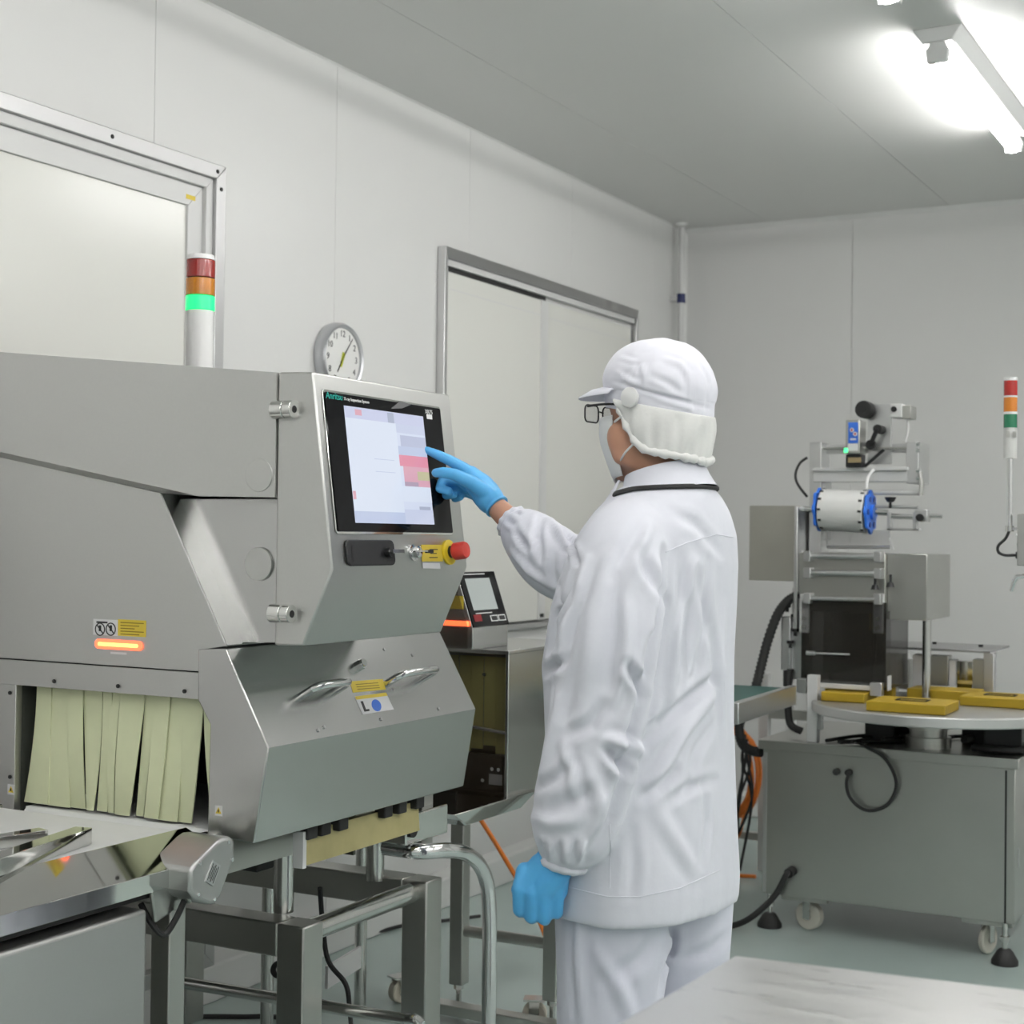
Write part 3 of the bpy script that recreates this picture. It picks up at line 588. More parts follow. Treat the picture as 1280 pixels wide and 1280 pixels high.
# console
KX = .872; ky0, ky1 = at('x', KX, 591, 785)[1], at('x', KX, 635, 784)[1]; kz = at('x', KX, 591, 785)[2]; kt = 1.247
ktx = at('y', ky0, 571, 721)[0]
kk = MB().prism([(KX, 1.042), (KX, kz), (ktx, kt), (ktx-.05, kt), (ktx-.12, 1.15), (ktx-.12, 1.042)], 'y', ky0, ky1).build('console', M_steel, md, bevel=.002)
kn = nrm((kt-kz, 0, KX-ktx)); kA = np.array([KX, ky0, kz]); kv = nrm((ktx-KX, 0, kt-kz)); kL = np.hypot(KX-ktx, kt-kz); kW = ky1-ky0
def kpatch(nm, u0, u1, v0, v1, m, par, lift, th=.0006): return MB().poly([kA+np.array([0, u*kW, 0])+kv*v*kL+kn*lift for u, v in ((u0, v0), (u1, v0), (u1, v1), (u0, v1))], kn, th).build(nm, m, par)
kp_ = kpatch('console_panel', 0, 1, 0.0, 1.0, M_blackg, kk, .0005, .004)
kpatch('lcd_screen', .12, .80, .30, .88, mat('lcd_grey', (.22, .24, .23), .15, emit=(.5, .55, .53), estr=.30), kp_, .0047)
kpatch('print_line', .12, .7, .95, .965, M_txtw, kp_, .0047); kpatch('print_line', .15, .6, .235, .25, M_txtw, kp_, .0047)
kpatch('red_button', .06, .26, .10, .22, mat('dark_red', (.22, .01, .015), .3), kp_, .0047, .002)
for u in (.52, .74):
    kb = kpatch('button_frame', u, u+.2, .08, .19, M_txtw, kp_, .0047); kpatch('button', u+.02, u+.18, .095, .175, M_black, kb, .0052)
# smoked side of the console with a lit red lamp behind
MB().prism([(KX-.004, 1.046), (KX-.004, kz), (ktx, kt-.004), (ktx-.05, kt-.004), (ktx-.12, 1.15), (ktx-.12, 1.046)], 'y', ky0-.022, ky0-.018).build('smoked_side', M_smoke, md)
MB().box(ktx-.10, KX-.012, ky0-.008, ky0-.002, 1.105, 1.118).build('lamp_bar', mat('lit_red_bar', (.8, .1, .05), .4, emit=(1, .10, .03), estr=5), md)
MB().box(ktx-.03, KX-.03, ky0-.003, ky0-.001, 1.15, 1.185).build('yellow_sticker', M_yellow, md)
c = at('y', MY, 567, 806)
MB().box(.72, .80, 3.64, 3.72, .60, .64).build('support_block', M_rubber, md)
# ------------------------------------------------------------------ rotary labelling machine
lb = thing('labelling_machine', 'rotary labelling machine on a steel cabinet with film reel and yellow pads', 'machine', (1.58, 5.38, 0))
LY = 5.08
cab = MB().box(1.157, 2.0, LY, 5.72, .125, .622).build('cabinet', M_steel2, lb, bevel=.003)
MB().box(1.142, 2.012, LY-.012, 5.735, .622, .655).build('cabinet_top', M_steel2, lb, bevel=.003)
MB().box(1.16, 1.172, LY-.003, LY, .13, .61).build('door_edge', M_alu, cab)
MB().box(1.968, 1.974, LY-.002, LY, .13, .615).build('door_edge', M_dark, cab)
MB().box(2.0, 2.004, LY+.05, LY+.058, .30, .36).build('latch', M_alu, cab)
for px, py in ((1047, 964), (1062, 965)):
    c = at('y', LY, px, py); MB().cyl((c[0], LY, c[2]), (c[0], LY-.022, c[2]), .0115, n=14).build('cable_gland', M_rubber, cab)
lp = [(1062, 965), (1058, 978), (1062, 996), (1076, 1010), (1092, 1013), (1110, 1005), (1120, 985), (1117, 966), (1104, 946), (1085, 935)]
MB().tube(smooth_path([at('y', LY-.03, *p) for p in lp]+[at('z', .664, 1072, 928), at('z', .664, 1050, 928)], 5), .006, 8).build('cable_loop', M_rubber, lb)
c = at('y', LY, 991, 1088)
pc_ = [c+np.array([0, .0, 0]), c+np.array([-.01, -.035, -.008]), at('y', LY-.04, 968, 1120), at('y', LY-.06, 940, 1146), at('z', .011, 912, 1158), at('z', .011, 860, 1166)]
MB().tube(smooth_path(pc_, 6), .0105, 10).build('power_cable', M_rubber, lb)
MB().cyl(c, c+np.array([-.006, -.03, -.006]), .017, n=12).build('cable_gland', M_rubber, lb)
for px, py in ((962, 1158), (1256, 1205)):
    f = at('z', 0, px, py)
    MB().cyl((f[0], f[1], .045), (f[0], f[1], .13), .009, n=10).cyl((f[0], f[1], .07), (f[0], f[1], .088), .016, n=6).build('foot_spindle', M_tube, lb)
    MB().lathe([(.042, 0), (.042, .012), (.026, .04), (.018, .048), (0, .048)], (f[0], f[1], 0), (0, 0, 1), 20).build('rubber_foot', M_rubber, lb)
m_wh = mat('white_wheel', (.66, .64, .56), .45)
caster(lb, 1.30, 5.17, .048, -.25, .035, m_wh); caster(lb, 1.90, 5.17, .048, 1.25, .02, m_wh)
MB().box(1.22, 1.38, 5.10, 5.24, .108, .125).box(1.83, 1.99, 5.10, 5.24, .108, .125).build('caster_plate', M_steel2, lb)
# aluminium profile post
c = at('z', .655, 1007, 931); MB().box(c[0]-.017, c[0]+.019, LY+.005, LY+.04, .655, .885).build('profile_post', M_aluw, lb, bevel=.002)
MB().box(c[0]+.019, c[0]+.034, LY+.012, LY+.034, .70, .80).build('slider_block', M_alu, lb, bevel=.002)
# turntable
tc_ = at('z', .80, 1172, 880); TR = .415
MB().lathe([(TR-.004, -.034), (TR, -.030), (TR, -.004), (TR-.004, 0), (0, 0)], (tc_[0], tc_[1], .80), (0, 0, 1), 64).build('turntable', mat('turntable_alu', (.60, .60, .59), .38, .8), lb)
MB().lathe([(.075, .655), (.075, .69), (.062, .692), (.062, .715), (.07, .717), (.07, .745), (.05, .747), (.05, .768), (0, .768)], (tc_[0]-.03, tc_[1], 0), (0, 0, 1), 30).build('pedestal', M_steel2, lb)
for dx, dy, w, h in ((-.2, .05, .05, .09), (.22, .0, .06, .1), (-.1, .2, .08, .08), (.1, .18, .05, .07)):
    MB().box(tc_[0]+dx-w, tc_[0]+dx+w, tc_[1]+dy-.04, tc_[1]+dy+.04, .655, .655+h).build('drive_unit', M_black, lb, bevel=.004)
def pad(px0, px1, py, dy, mark=True):
    a = at('z', .80, px0, py); b = at('z', .80, px1, py+(px1-px0)*.04); y0 = (a[1]+b[1])/2
    m = MB().box(a[0], b[0], y0, y0+dy, .801, .833).build('yellow_pad', mat('yellow_pad', (.44, .30, .02), .5, noise=.12, scale=18), lb, bevel=.003)
    if mark:
        cx, cy = (a[0]+b[0])/2, y0+dy/2
        for (x0, x1, y0_, y1_) in ((-.05, .05, -.03, -.025), (-.05, .05, .025, .03), (-.05, -.045, -.03, .03), (.045, .05, -.03, .03)):
            MB().box(cx+x0, cx+x1, cy+y0_, cy+y1_, .8332, .836).build('locating_rib', M_txt, m)
pad(1079, 1184, 890, .20); pad(1197, 1290, 883, .2); pad(1024, 1082, 877, .16, False); pad(1131, 1222, 873, .14, False)
pad(1028, 1118, 868, .05, False)
# smoked guard box
GY = 5.15; g0, g1 = at('y', GY, 1001, 860), at('y', GY, 1107, 862); gt = at('y', GY, 1001, 768)[2]; gz = at('y', GY, 1060, 860)[2]
M_smk2 = mat('dark_smoked_acrylic', (.03, .028, .024), .06, alpha=.70)
MB().box(g0[0], g1[0], GY, GY+.004, gz, gt+.05).build('guard_front', M_smk2, lb)
MB().box(g1[0]-.004, g1[0], GY+.004, GY+.30, gz, gt+.02).build('guard_side', M_smk2, lb)
MB().box(g0[0], g0[0]+.004, GY+.004, GY+.30, gz, gt+.02).build('guard_side', M_smk2, lb)
MB().box(g0[0]+.07, g0[0]+.22, GY+.12, GY+.24, gz+.01, gt+.05).build('fill_head', M_black, lb, bevel=.006)
MB().box(g0[0]+.03, g0[0]+.06, GY+.16, GY+.2, gz+.01, gt+.05).box(g0[0]+.235, g0[0]+.26, GY+.10, GY+.2, gz+.01, gt+.05).build('mechanism_bar', M_dark, lb)
MB().box(g0[0]+.22, g0[0]+.26, GY+.06, GY+.10, gt-.05, gt+.02).build('yellow_block', M_yellow, lb)
zb_ = at('y', GY-.02, 1050, 858)[2]
MB().box(g0[0]+.02, g1[0]-.02, GY-.028, GY-.010, zb_-.008, zb_+.008).build('bottom_bar', M_aluw, lb, bevel=.002)
MB().box(g1[0]-.045, g1[0]-.005, GY-.035, GY, zb_-.024, zb_+.02).build('bar_block', M_alu, lb, bevel=.002)
MB().box(g0[0]-.005, g0[0]+.03, GY-.035, GY, zb_-.03, zb_+.02).build('bar_block', M_alu, lb, bevel=.002)
c = at('y', GY, 1110, 854); MB().box(g1[0]+.0005, g1[0]+.0012, GY+.02, GY+.07, zb_-.01, zb_+.04).build('notice_sticker', M_txtw, lb)
c0, c1 = at('y', GY-.006, 1008, 816), at('y', GY-.006, 1062, 818); MB().cyl(c0, c1, .0035, n=8).cyl(c0-np.array([.0, 0, 0]), c0+np.array([.03, 0, 0]), .008, n=10).build('adjusting_rod', M_alu, lb)
# stainless housing with side wing
HY = 5.20; a0, a1 = at('y', HY, 1002, 694), at('y', HY, 1159, 694); zt_, zb2 = at('y', HY, 1159, 693)[2], at('y', HY, 1159, 776)[2]
hy1 = at('x', a1[0], 1188, 700)[1]
MB().box(g1[0]-.01, a1[0], HY, hy1, zb2, zt_).build('wing_housing', M_steel2, lb, bevel=.002)
MB().box(a0[0], g1[0]-.01, HY-.03, hy1, gt+.01, zt_).build('centre_housing', M_steel2, lb, bevel=.002)
MB().box(a0[0]-.012, a0[0], HY-.05, HY+.25, gt-.05, zt_+.16).build('side_plate', M_alu, lb, bevel=.002)
for py0, r_ in ((695, .009), (716, .010), (748, .007)):
    c0, c1 = at('y', HY-.06, 1010, py0), at('y', HY-.06, 1098, py0+1)
    MB().cyl(c0, c1, r_, n=12).build('cross_rod', M_alu, lb)
    for c in (c0, c1): MB().box(c[0]-.012, c[0]+.012, HY-.075, HY-.028, c[2]-.018, c[2]+.018).build('rod_clamp', M_alu, lb, bevel=.002)
for px, py in ((1094, 734), (1113, 731)):
    c = at('y', HY-.07, px, py); MB().cyl((c[0], c[1], c[2]-.008), (c[0], c[1], c[2]+.008), .015, .010, n=10).cyl((c[0], c[1], c[2]), (c[0], c[1], c[2]+.035), .005, n=8).build('clamp_knob', M_black, lb)
for px in (1007, 1099):
    c = at('y', HY-.035, px, 775); MB().box(c[0]-.018, c[0]+.018, HY-.05, HY-.032, c[2]-.045, c[2]+.09).build('strap_plate', M_aluw, lb, bevel=.003)
    for dz in (-.025, .005): MB().cyl((c[0], HY-.05, c[2]+dz), (c[0], HY-.057, c[2]+dz), .007, n=8).build('bolt', M_chrome, lb)
# round column
c = at('y', HY+.08, 1158.5, 800); MB().cyl((c[0], HY+.08, .80), (c[0], HY+.08, zb2+.02), .0145, n=20).build('column', M_tube, lb)
# left acrylic plate on its bracket
c0, c1 = at('y', HY, 937, 632), at('y', HY, 1003, 727)
MB().box(c0[0], c1[0]-.01, HY, HY+.006, c1[2], c0[2]).build('side_shield', mat('stained_plate', (.52, .51, .46), .28, .8, noise=.12, scale=5), lb, bevel=.001)
MB().cyl((c1[0], HY-.01, c1[2]-.02), (c1[0], HY-.01, c1[2]+.11), .012, n=12).build('hinge_rod', M_alu, lb)
# upper frame: plates, rods and channel
UY = 5.26
def ubox(px0, py0, px1, py1, y0, y1, nm, m, **k):
    a, b = at('y', y0, px0, py0), at('y', y0, px1, py1)
    return MB().box(min(a[0], b[0]), max(a[0], b[0]), y0, y1, min(a[2], b[2]), max(a[2], b[2])).build(nm, m, lb, **k)
ubox(1012, 553, 1025.5, 692, UY, UY+.10, 'upright_plate', M_alu, bevel=.002)
ubox(1026, 600, 1031, 675, UY+.02, UY+.10, 'upright_fin', M_alu, bevel=.002)
ubox(1133, 552, 1148, 604, UY, UY+.16, 'right_plate', M_alu, bevel=.002)
ubox(1016, 586, 1134, 602, UY-.004, UY+.05, 'channel', M_aluw, bevel=.003)
ubox(1016, 585, 1134, 587.5, UY-.02, UY+.06, 'channel_lip', M_aluw, bevel=.001)
ubox(1025, 556, 1134, 566, UY+.06, UY+.07, 'back_bar', M_alu, bevel=.001)
c0, c1 = at('y', UY+.02, 1024, 560.5), at('y', UY+.02, 1135, 560.5); MB().cyl(c0, c1, .005, n=10).build('slide_rod', M_steel2, lb)
for px, py in ((1150, 555), (1150, 563), (1150, 588), (1150, 598)):
    c = at('y', UY, px, py); MB().cyl(c-np.array([.012, 0, 0]), c, .007, n=8).build('bolt', M_chrome, lb)
c0, c1 = at('y', UY, 1150, 590), at('y', UY, 1151, 619); MB().tube([c0, (c0+c1)/2+np.array([.004, 0, 0]), c1], .008, 8).build('tension_arm', M_steel2, lb)
c0, c1 = at('y', UY+.02, 1090, 616), at('y', UY+.02, 1154, 616.5); MB().cyl(c0, c1, .0075, n=12).build('guide_roller', M_aluw, lb)
c0, c1 = at('y', UY, 1034, 684), at('y', UY, 1113, 684); MB().cyl(c0, c1, .006, n=10).build('guide_roller', M_alu, lb)
ubox(1033, 662, 1112, 684, UY+.05, UY+.053, 'film_web', mat('clear_film', (.8, .8, .8), .1, alpha=.3))
c0, c1 = at('y', UY-.02, 1112, 672), at('y', UY-.02, 1117, 687); MB().cyl(c0, c1, .003, n=8).build('cable_tie', M_white, lb)
# film reel on its shaft
ry = UY-.03; c0, c1 = at('y', ry, 1004, 636), at('y', ry, 1178, 645); sh = nrm(c1-c0)
MB().cyl(c0, at('y', ry, 1110, 641), .010, n=14).build('reel_shaft', M_chrome, lb)
MB().cyl(at('y', ry, 1150, 644), at('y', ry, 1178, 645.5), .007, n=12).build('shaft_end', M_chrome, lb)
r0, r1 = at('y', ry, 1028, 637), at('y', ry, 1084, 640)
MB().cyl(r0, r1, .073, n=40).build('film_roll', mat('film_roll', (.74, .74, .72), .35, noise=.06, scale=3, stretch=(1, 1, 8)), lb, bevel=.004)
m_bl = mat('blue_flange', (.03, .17, .72), .35)
for p, sg in ((r0, -1), (r1, 1)):
    f = MB()
    nb = 8; pts = []
    for k in range(48):
        a_ = 2*math.pi*k/48; rr = .071+.006*math.cos(nb*a_); pts.append((rr*math.cos(a_), rr*math.sin(a_)))
    uu = np.array([0, 1., 0]); vv = np.array([0, 0, 1.])
    f.poly([p+sh*sg*.006+uu*a_+vv*b_ for a_, b_ in pts], sh*sg, .010)
    fo = f.build('reel_flange', m_bl, lb, bevel=.002)
    MB().cyl(p+sh*sg*.005, p+sh*sg*.026, .026, n=20).build('hub', m_bl, fo)
    for k in range(6):
        a_ = 2*math.pi*k/6; q_ = p+sh*sg*.016+uu*.05*math.cos(a_)+vv*.05*math.sin(a_); MB().cyl(q_, q_+sh*sg*.003, .010, n=10).build('flange_hole', mat('deep_blue', (.01, .04, .25), .4), fo)
for k in range(12):
    a_ = 2*math.pi*k/12; q_ = np.array([0, math.cos(a_), math.sin(a_)])*.0735
    MB().obox(r0+sh*.008+q_, sh, np.cross(sh, q_), q_, .006, .004, .0015).build('edge_clip', M_rubber, lb); MB().obox(r1-sh*.008+q_, sh, np.cross(sh, q_), q_, .006, .004, .0015).build('edge_clip', M_rubber, lb)
c0, c1 = at('y', ry-.03, 1092, 586.5), at('y', ry-.06, 1083, 612)
MB().tube(smooth_path([c0, (c0+c1)/2+np.array([-.008, 0, .004]), c1], 5), .005, 8).build('white_strap', M_white, lb)
# bracket frame right of the reel
for (x0, y0, x1, y1) in ((1109, 660, 1149, 663.5), (1109, 640, 1113, 663), (1141, 640, 1146, 663)): ubox(x0, y0, x1, y1, ry-.01, ry+.02, 'bracket_bar', M_alu, bevel=.001)
ubox(1143, 637, 1159, 652, ry-.025, ry+.02, 'bracket_block', M_alu, bevel=.002)
c = at('y', ry-.028, 1150.5, 647); MB().cyl(c, c-np.array([0, .014, 0]), .013, n=14).build('clamp_knob', M_black, lb)
c = at('y', ry-.01, 1113, 628); MB().lathe([(.005, -.02), (.005, 0), (.012, .002), (.019, .014), (.019, .018), (0, .018)], c, (0, 0, 1), 14).build('clamp_knob', M_black, lb)
c0, c1 = at('y', ry+.01, 1090, 633), at('y', ry+.01, 1147, 634); MB().cyl(c0, c1, .006, n=10).build('stay_rod', M_alu, lb)
c0, c1 = at('y', ry, 1112, 645), at('y', ry, 1143, 646); MB().cyl(c0, c1, .009, n=12).build('stay_rod', M_chrome, lb)
# code printer head
bk = ubox(1085, 505.5, 1113.5, 580, UY+.03, UY+.045, 'printer_plate', M_alu, bevel=.001)
pr = ubox(1057, 525, 1074.5, 567, UY-.06, UY+.02, 'printer_box', M_steel2, bevel=.003)
a, b = at('y', UY-.06, 1060.5, 528), at('y', UY-.06, 1072.5, 562)
fp = MB().box(a[0], b[0], UY-.0615, UY-.06, b[2]+.022, a[2]).build('blue_panel', M_blue, pr)
MB().box(a[0], b[0], UY-.0615, UY-.06, b[2]-.004, b[2]+.021).build('white_panel', M_txtw, pr)
for px, py in ((1065, 537.5), (1069, 542.5)):
    c = at('y', UY-.062, px, py); k_ = MB().cyl(c, c-np.array([0, .002, 0]), .0075, n=14).build('dial', M_txtw, fp); MB().cyl(c-np.array([0, .002, 0]), c-np.array([0, .0028, 0]), .0038, n=10).build('dial_dot', M_red, k_)
c = at('y', UY-.062, 1065, 549); MB().box(c[0]-.006, c[0]+.014, UY-.0625, UY-.0615, c[2]-.003, c[2]+.003).build('print_line', M_txtw, fp)
c = at('y', UY-.06, 1057.5, 563); MB().box(c[0]-.006, c[0]+.006, UY-.064, UY-.05, c[2]-.008, c[2]+.008).build('status_light', mat('lit_green_led', (.05, .6, .2), .3, emit=(.1, 1, .35), estr=1.5), lb)
ubox(1057, 568, 1077, 584, UY-.05, UY+.0, 'print_mechanism', M_black, bevel=.003)
ubox(1060, 572, 1076, 578, UY-.055, UY-.05, 'mechanism_plate', mat('brass', (.45, .35, .2), .35, .9))
c = at('y', UY-.03, 1079, 511.5); MB().lathe([(.028, 0), (.0305, .004), (.0305, .05), (.028, .054), (0, .054)], c, (0, 1, 0), 26).build('ribbon_spool', M_rubber, lb)
MB().cyl(c+np.array([0, -.004, 0]), c+np.array([0, .002, 0]), .014, n=8).build('spool_core', M_black, lb)
c = at('y', UY-.03, 1096.5, 536); MB().cyl(c, c+np.array([0, .06, 0]), .0155, n=18).build('ribbon_spool', M_rubber, lb)
c1 = at('y', UY-.02, 1088, 556); MB().obox((c+c1)/2, c1-c, (0, 1, 0), np.cross(c1-c, (0, 1, 0)), .03, .008, .006).build('swing_arm', M_black, lb)
MB().cyl(c1, c1+np.array([0, .02, 0]), .018, n=14).build('pivot_hub', M_black, lb)
c0, c1 = at('y', UY-.01, 1081, 583), at('y', UY-.01, 1105, 562); MB().cyl(c0, c1, .006, n=8).build('black_link', M_black, lb)
mb_ = ubox(1113, 505, 1127, 521.5, UY-.04, UY+.06, 'gear_motor', M_aluw, bevel=.003)
ubox(1127.5, 507, 1138.5, 523, UY-.03, UY+.05, 'motor_body', M_steel2, bevel=.002)
c = at('y', UY-.041, 1117.5, 511.5); MB().cyl(c, c-np.array([0, .004, 0]), .010, n=16).build('shaft_ring', M_black, lb)
c = [at('y', UY, *p) for p in ((1134, 523), (1135, 538), (1131, 552))]; MB().tube(smooth_path(c, 5), .004, 8).build('white_cable', M_white, lb)
c = [at('y', UY, *p) for p in ((1009, 572), (1000, 579), (994.5, 592), (997, 605), (1009, 621))]; MB().tube(smooth_path(c, 6), .0048, 8).build('black_cable', M_rubber, lb)
# corrugated hose and pneumatic cylinder at the left
hp = [(1000, 743), (985, 751), (972, 768), (960, 800), (952, 830), (944, 860), (931, 888), (924, 908), (927, 928), (938, 938), (952, 940)]
hpts = smooth_path([at('y', HY-.02-.008*i, *p) for i, p in enumerate(hp)], 12)
MB().tube(hpts, [.0165+.0018*math.cos(i*math.pi) for i in range(len(hpts))], 12).build('corrugated_hose', M_rubber, lb, sharp=80)
ubox(976, 770, 988, 838, HY-.02, HY+.02, 'air_cylinder', M_alu, bevel=.004)
ubox(979, 838, 985, 858, HY-.01, HY+.01, 'cylinder_rod', M_rubber)
for px, py in ((984, 760), (993, 772), (994, 790), (988, 805)):
    c = at('y', HY-.02, px, py); MB().lathe([(.006, -.014), (.006, 0), (.013, .002), (.013, .012), (0, .012)], c, (0, 0, 1), 10).build('clamp_knob', M_black, lb)
ubox(990, 735, 1002, 850, HY+.0, HY+.06, 'side_rail', M_alu, bevel=.002)
hp = [(988, 836), (986, 850), (985, 880), (988, 905), (1002, 914)]
MB().tube(smooth_path([at('y', HY-.01, *p) for p in hp], 10), .013, 10).build('corrugated_hose', M_rubber, lb)
# black cables heaped on the cabinet top
for k in range(5):
    pts = [at('z', .663+.004*k, 1030+18*k+rs.uniform(-6, 6), 926+rs.uniform(-5, 3)), at('z', .665, 1075+14*k, 922+rs.uniform(-6, 6)), at('z', .664, 1125+8*k, 925+rs.uniform(-6, 4)), at('z', .664, 1140+18*k, 921+rs.uniform(-5, 5))]
    MB().tube(smooth_path(pts, 5), .0065, 8).build('black_cable', M_rubber, lb)
pts = [at('z', .68, 1205, 925), at('z', .672, 1235, 918), at('z', .672, 1275, 922), at('z', .672, 1290, 935), at('z', .672, 1262, 938), at('z', .672, 1215, 934)]
MB().tube(smooth_path(pts, 6), .012, 10).build('black_hose', M_rubber, lb)
# rear shelf with dark top, leg and boxes underneath
sz = at('y', 5.62, 1111, 806)[2]
a, b = at('z', sz, 1108, 808), at('z', sz, 1236, 812); c = at('z', sz, 1263, 801)
ysb = max(a[1]+.08, at('x', b[0]+.02, 1262, 801)[1])
MB().box(a[0], b[0]+.02, a[1], ysb, sz-.008, sz).build('shelf_plate', mat('shelf_grey', (.40, .40, .40), .3, .9), lb, bevel=.001)
MB().box(b[0]-.005, b[0]+.03, a[1]+.01, a[1]+.055, .655, sz-.008).build('shelf_leg', M_alu, lb, bevel=.002)
MB().box(a[0]+.0, a[0]+.035, a[1]+.01, a[1]+.055, .655, sz-.008).build('shelf_leg', M_alu, lb, bevel=.002)
for px in (1168, 1226):
    q_ = at('z', sz, px, 805 if px != 1226 else 808.5); MB().cyl((q_[0], q_[1], sz), (q_[0], q_[1], sz+.008), .008, n=8).build('bolt', M_black, lb)
for px0, py0, px1, py1, m_ in ((1112, 824, 1136, 862, M_steel2), (1141, 818, 1155, 858, M_white), (1162, 819, 1185, 858, M_steel2), (1186, 825, 1195, 857, M_white), (1196, 826, 1216, 862, M_mirror), (1216, 824, 1231, 863, M_steel2)):
    a_, b_ = at('y', a[1]+.04, px0, py0), at('y', a[1]+.04, px1, py1); MB().box(a_[0], b_[0], a[1]+.04, a[1]+.10, b_[2], a_[2]).build('feed_box', m_, lb, bevel=.002)
# ------------------------------------------------------------------ control box with signal tower at the right edge
cb_ = thing('control_box', 'grey control box with red, amber and green signal tower at the right edge', 'control box', (2.05, 4.5, 0))
TY = 4.5
a, b = at('y', TY, 1273, 642), at('y', TY, 1273, 707)
MB().box(a[0], a[0]+.34, TY-.02, TY+.20, b[2], a[2]).build('box_body', M_steel2, cb_, bevel=.003)
MB().cyl((a[0]+.2, TY+.09, .02), (a[0]+.2, TY+.09, b[2]), .03, n=18).build('stand_post', M_tube, cb_)
MB().lathe([(.2, 0), (.2, .012), (.03, .02), (0, .02)], (a[0]+.2, TY+.09, 0), (0, 0, 1), 28).build('stand_base', M_steel2, cb_)
tx = at('y', TY, 1262.5, 600)[0]
zz = [at('y', TY, 1262, y)[2] for y in (660, 573, 535, 518, 515, 497, 495, 476, 472)]
pl = MB().cyl((tx, TY, zz[0]), (tx, TY, zz[1]), .0075, n=16).build('tower_pole', M_chrome, cb_)
MB().cyl((tx, TY, zz[0]-.01), (tx, TY, zz[0]+.006), .012, n=14).build('pole_collar', M_tube, cb_)
MB().cyl((tx, TY, zz[1]), (tx, TY, zz[2]), .0185, n=24).build('tower_body', mat('tower_grey', (.62, .62, .60), .4), pl)
m_g2 = mat('green_lens_unlit', (.008, .15, .07), .25, coat=.3); m_a2 = mat('amber_lens_unlit', (.62, .20, .02), .25, coat=.3); m_r2 = mat('red_lens_unlit', (.40, .02, .015), .25, coat=.3)
MB().cyl((tx, TY, zz[2]), (tx, TY, zz[3]), .0188, n=24).build('green_lens', m_g2, pl)
MB().cyl((tx, TY, zz[3]), (tx, TY, zz[4]), .0192, n=24).build('ring', M_white, pl)
MB().cyl((tx, TY, zz[4]), (tx, TY, zz[5]), .0188, n=24).build('amber_lens', m_a2, pl)
MB().cyl((tx, TY, zz[5]), (tx, TY, zz[6]), .0192, n=24).build('ring', M_white, pl)
MB().cyl((tx, TY, zz[6]), (tx, TY, zz[7]), .0188, n=24).build('red_lens', m_r2, pl)
MB().cyl((tx, TY, zz[7]), (tx, TY, zz[8]), .019, n=24).build('tower_cap', M_white, pl)
for k in range(2):
    c = at('y', TY-.0187, 1260+8*k, 543); MB().box(c[0]-.005, c[0]+.005, TY-.0195, TY-.0155, c[2]-.009, c[2]+.009).build('vent_grid', M_steel2, pl)
MB().box(tx-.004, a[0]+.005, TY-.008, TY+.008, zz[0]-.006, zz[0]+.002).build('pole_bracket', M_tube, cb_)
c = [at('y', TY, *p) for p in ((1262, 662), (1257, 673), (1248, 682), (1248, 690), (1256, 694), (1267, 694), (1274, 694))]; MB().tube(smooth_path(c, 6), .0042, 8).build('tower_cable', M_rubber, cb_)
c = at('y', TY, 1270, 694); MB().cyl(c, c+np.array([.012, 0, 0]), .010, n=12).build('cable_gland', M_rubber, cb_)
for py in (669, 680): c = at('y', TY, 1271, py); MB().cyl(c, c+np.array([.01, 0, 0]), .005, n=8).build('screw', M_chrome, cb_)
c = [at('y', TY+.02, *p) for p in ((1264, 739), (1268, 726), (1271, 721), (1284, 719.5))]; MB().tube(c, [.005, .007, .008, .006], 10).build('clamp_lever', M_chrome, cb_)
c = at('y', TY+.02, 1284, 719.5); MB().tube([c, c+np.array([.10, 0, .0]), np.array([a[0]+.2, TY+.06, c[2]])], .006, 8).build('lever_shaft', M_tube, cb_)
# ------------------------------------------------------------------ green belt conveyor behind the worker
gc = thing('green_belt_conveyor', 'green belt conveyor on aluminium profile legs behind the worker', 'conveyor', (.95, 6.0, 0))
zc = .86; a = at('z', zc, 905, 886); b = at('z', zc, 990, 860)
u_ = nrm((b-a)*[1, 1, 0]); w_ = np.array([-u_[1], u_[0], 0]); L_ = .62; st_ = b-u_*L_+u_*.05
def gbox(u0, u1, w0, w1, z0, z1, nm, m, **k):
    return MB().hexa([st_+u_*uu+w_*ww+np.array([0, 0, z-zc]) for z in (z0, z1) for uu, ww in ((u0, w0), (u1, w0), (u1, w1), (u0, w1))]).build(nm, m, gc, **k)
gbox(0, L_, .02, .40, zc-.02, zc-.005, 'belt', mat('green_belt', (.012, .075, .065), .45, noise=.05, scale=30))
gbox(0, L_, 0, .025, zc-.06, zc+.004, 'side_profile', M_alu, bevel=.003)
gbox(0, L_, .395, .42, zc-.06, zc+.004, 'side_profile', M_alu, bevel=.003)
lg = at('y', 5.98, 956, 900)
for dx in (0, -.38):
    MB().box(lg[0]+dx-.02, lg[0]+dx+.02, 5.96, 6.0, 0, zc-.06).build('profile_leg', M_aluw, gc, bevel=.003)
    MB().box(lg[0]+dx-.02, lg[0]+dx+.02, 6.30, 6.34, 0, zc-.06).build('profile_leg', M_aluw, gc, bevel=.003)
MB().box(lg[0]-.38, lg[0]+.2, 5.965, 5.995, .62, .66).build('cross_profile', M_steel2, gc, bevel=.002)
MB().box(lg[0]-.38, lg[0]-.02, 5.965, 5.995, .12, .15).build('cross_profile', M_steel2, gc, bevel=.002)
MB().box(lg[0]-.09, lg[0]-.02, 5.94, 6.0, .64, .72).build('joint_block', M_black, gc, bevel=.003)
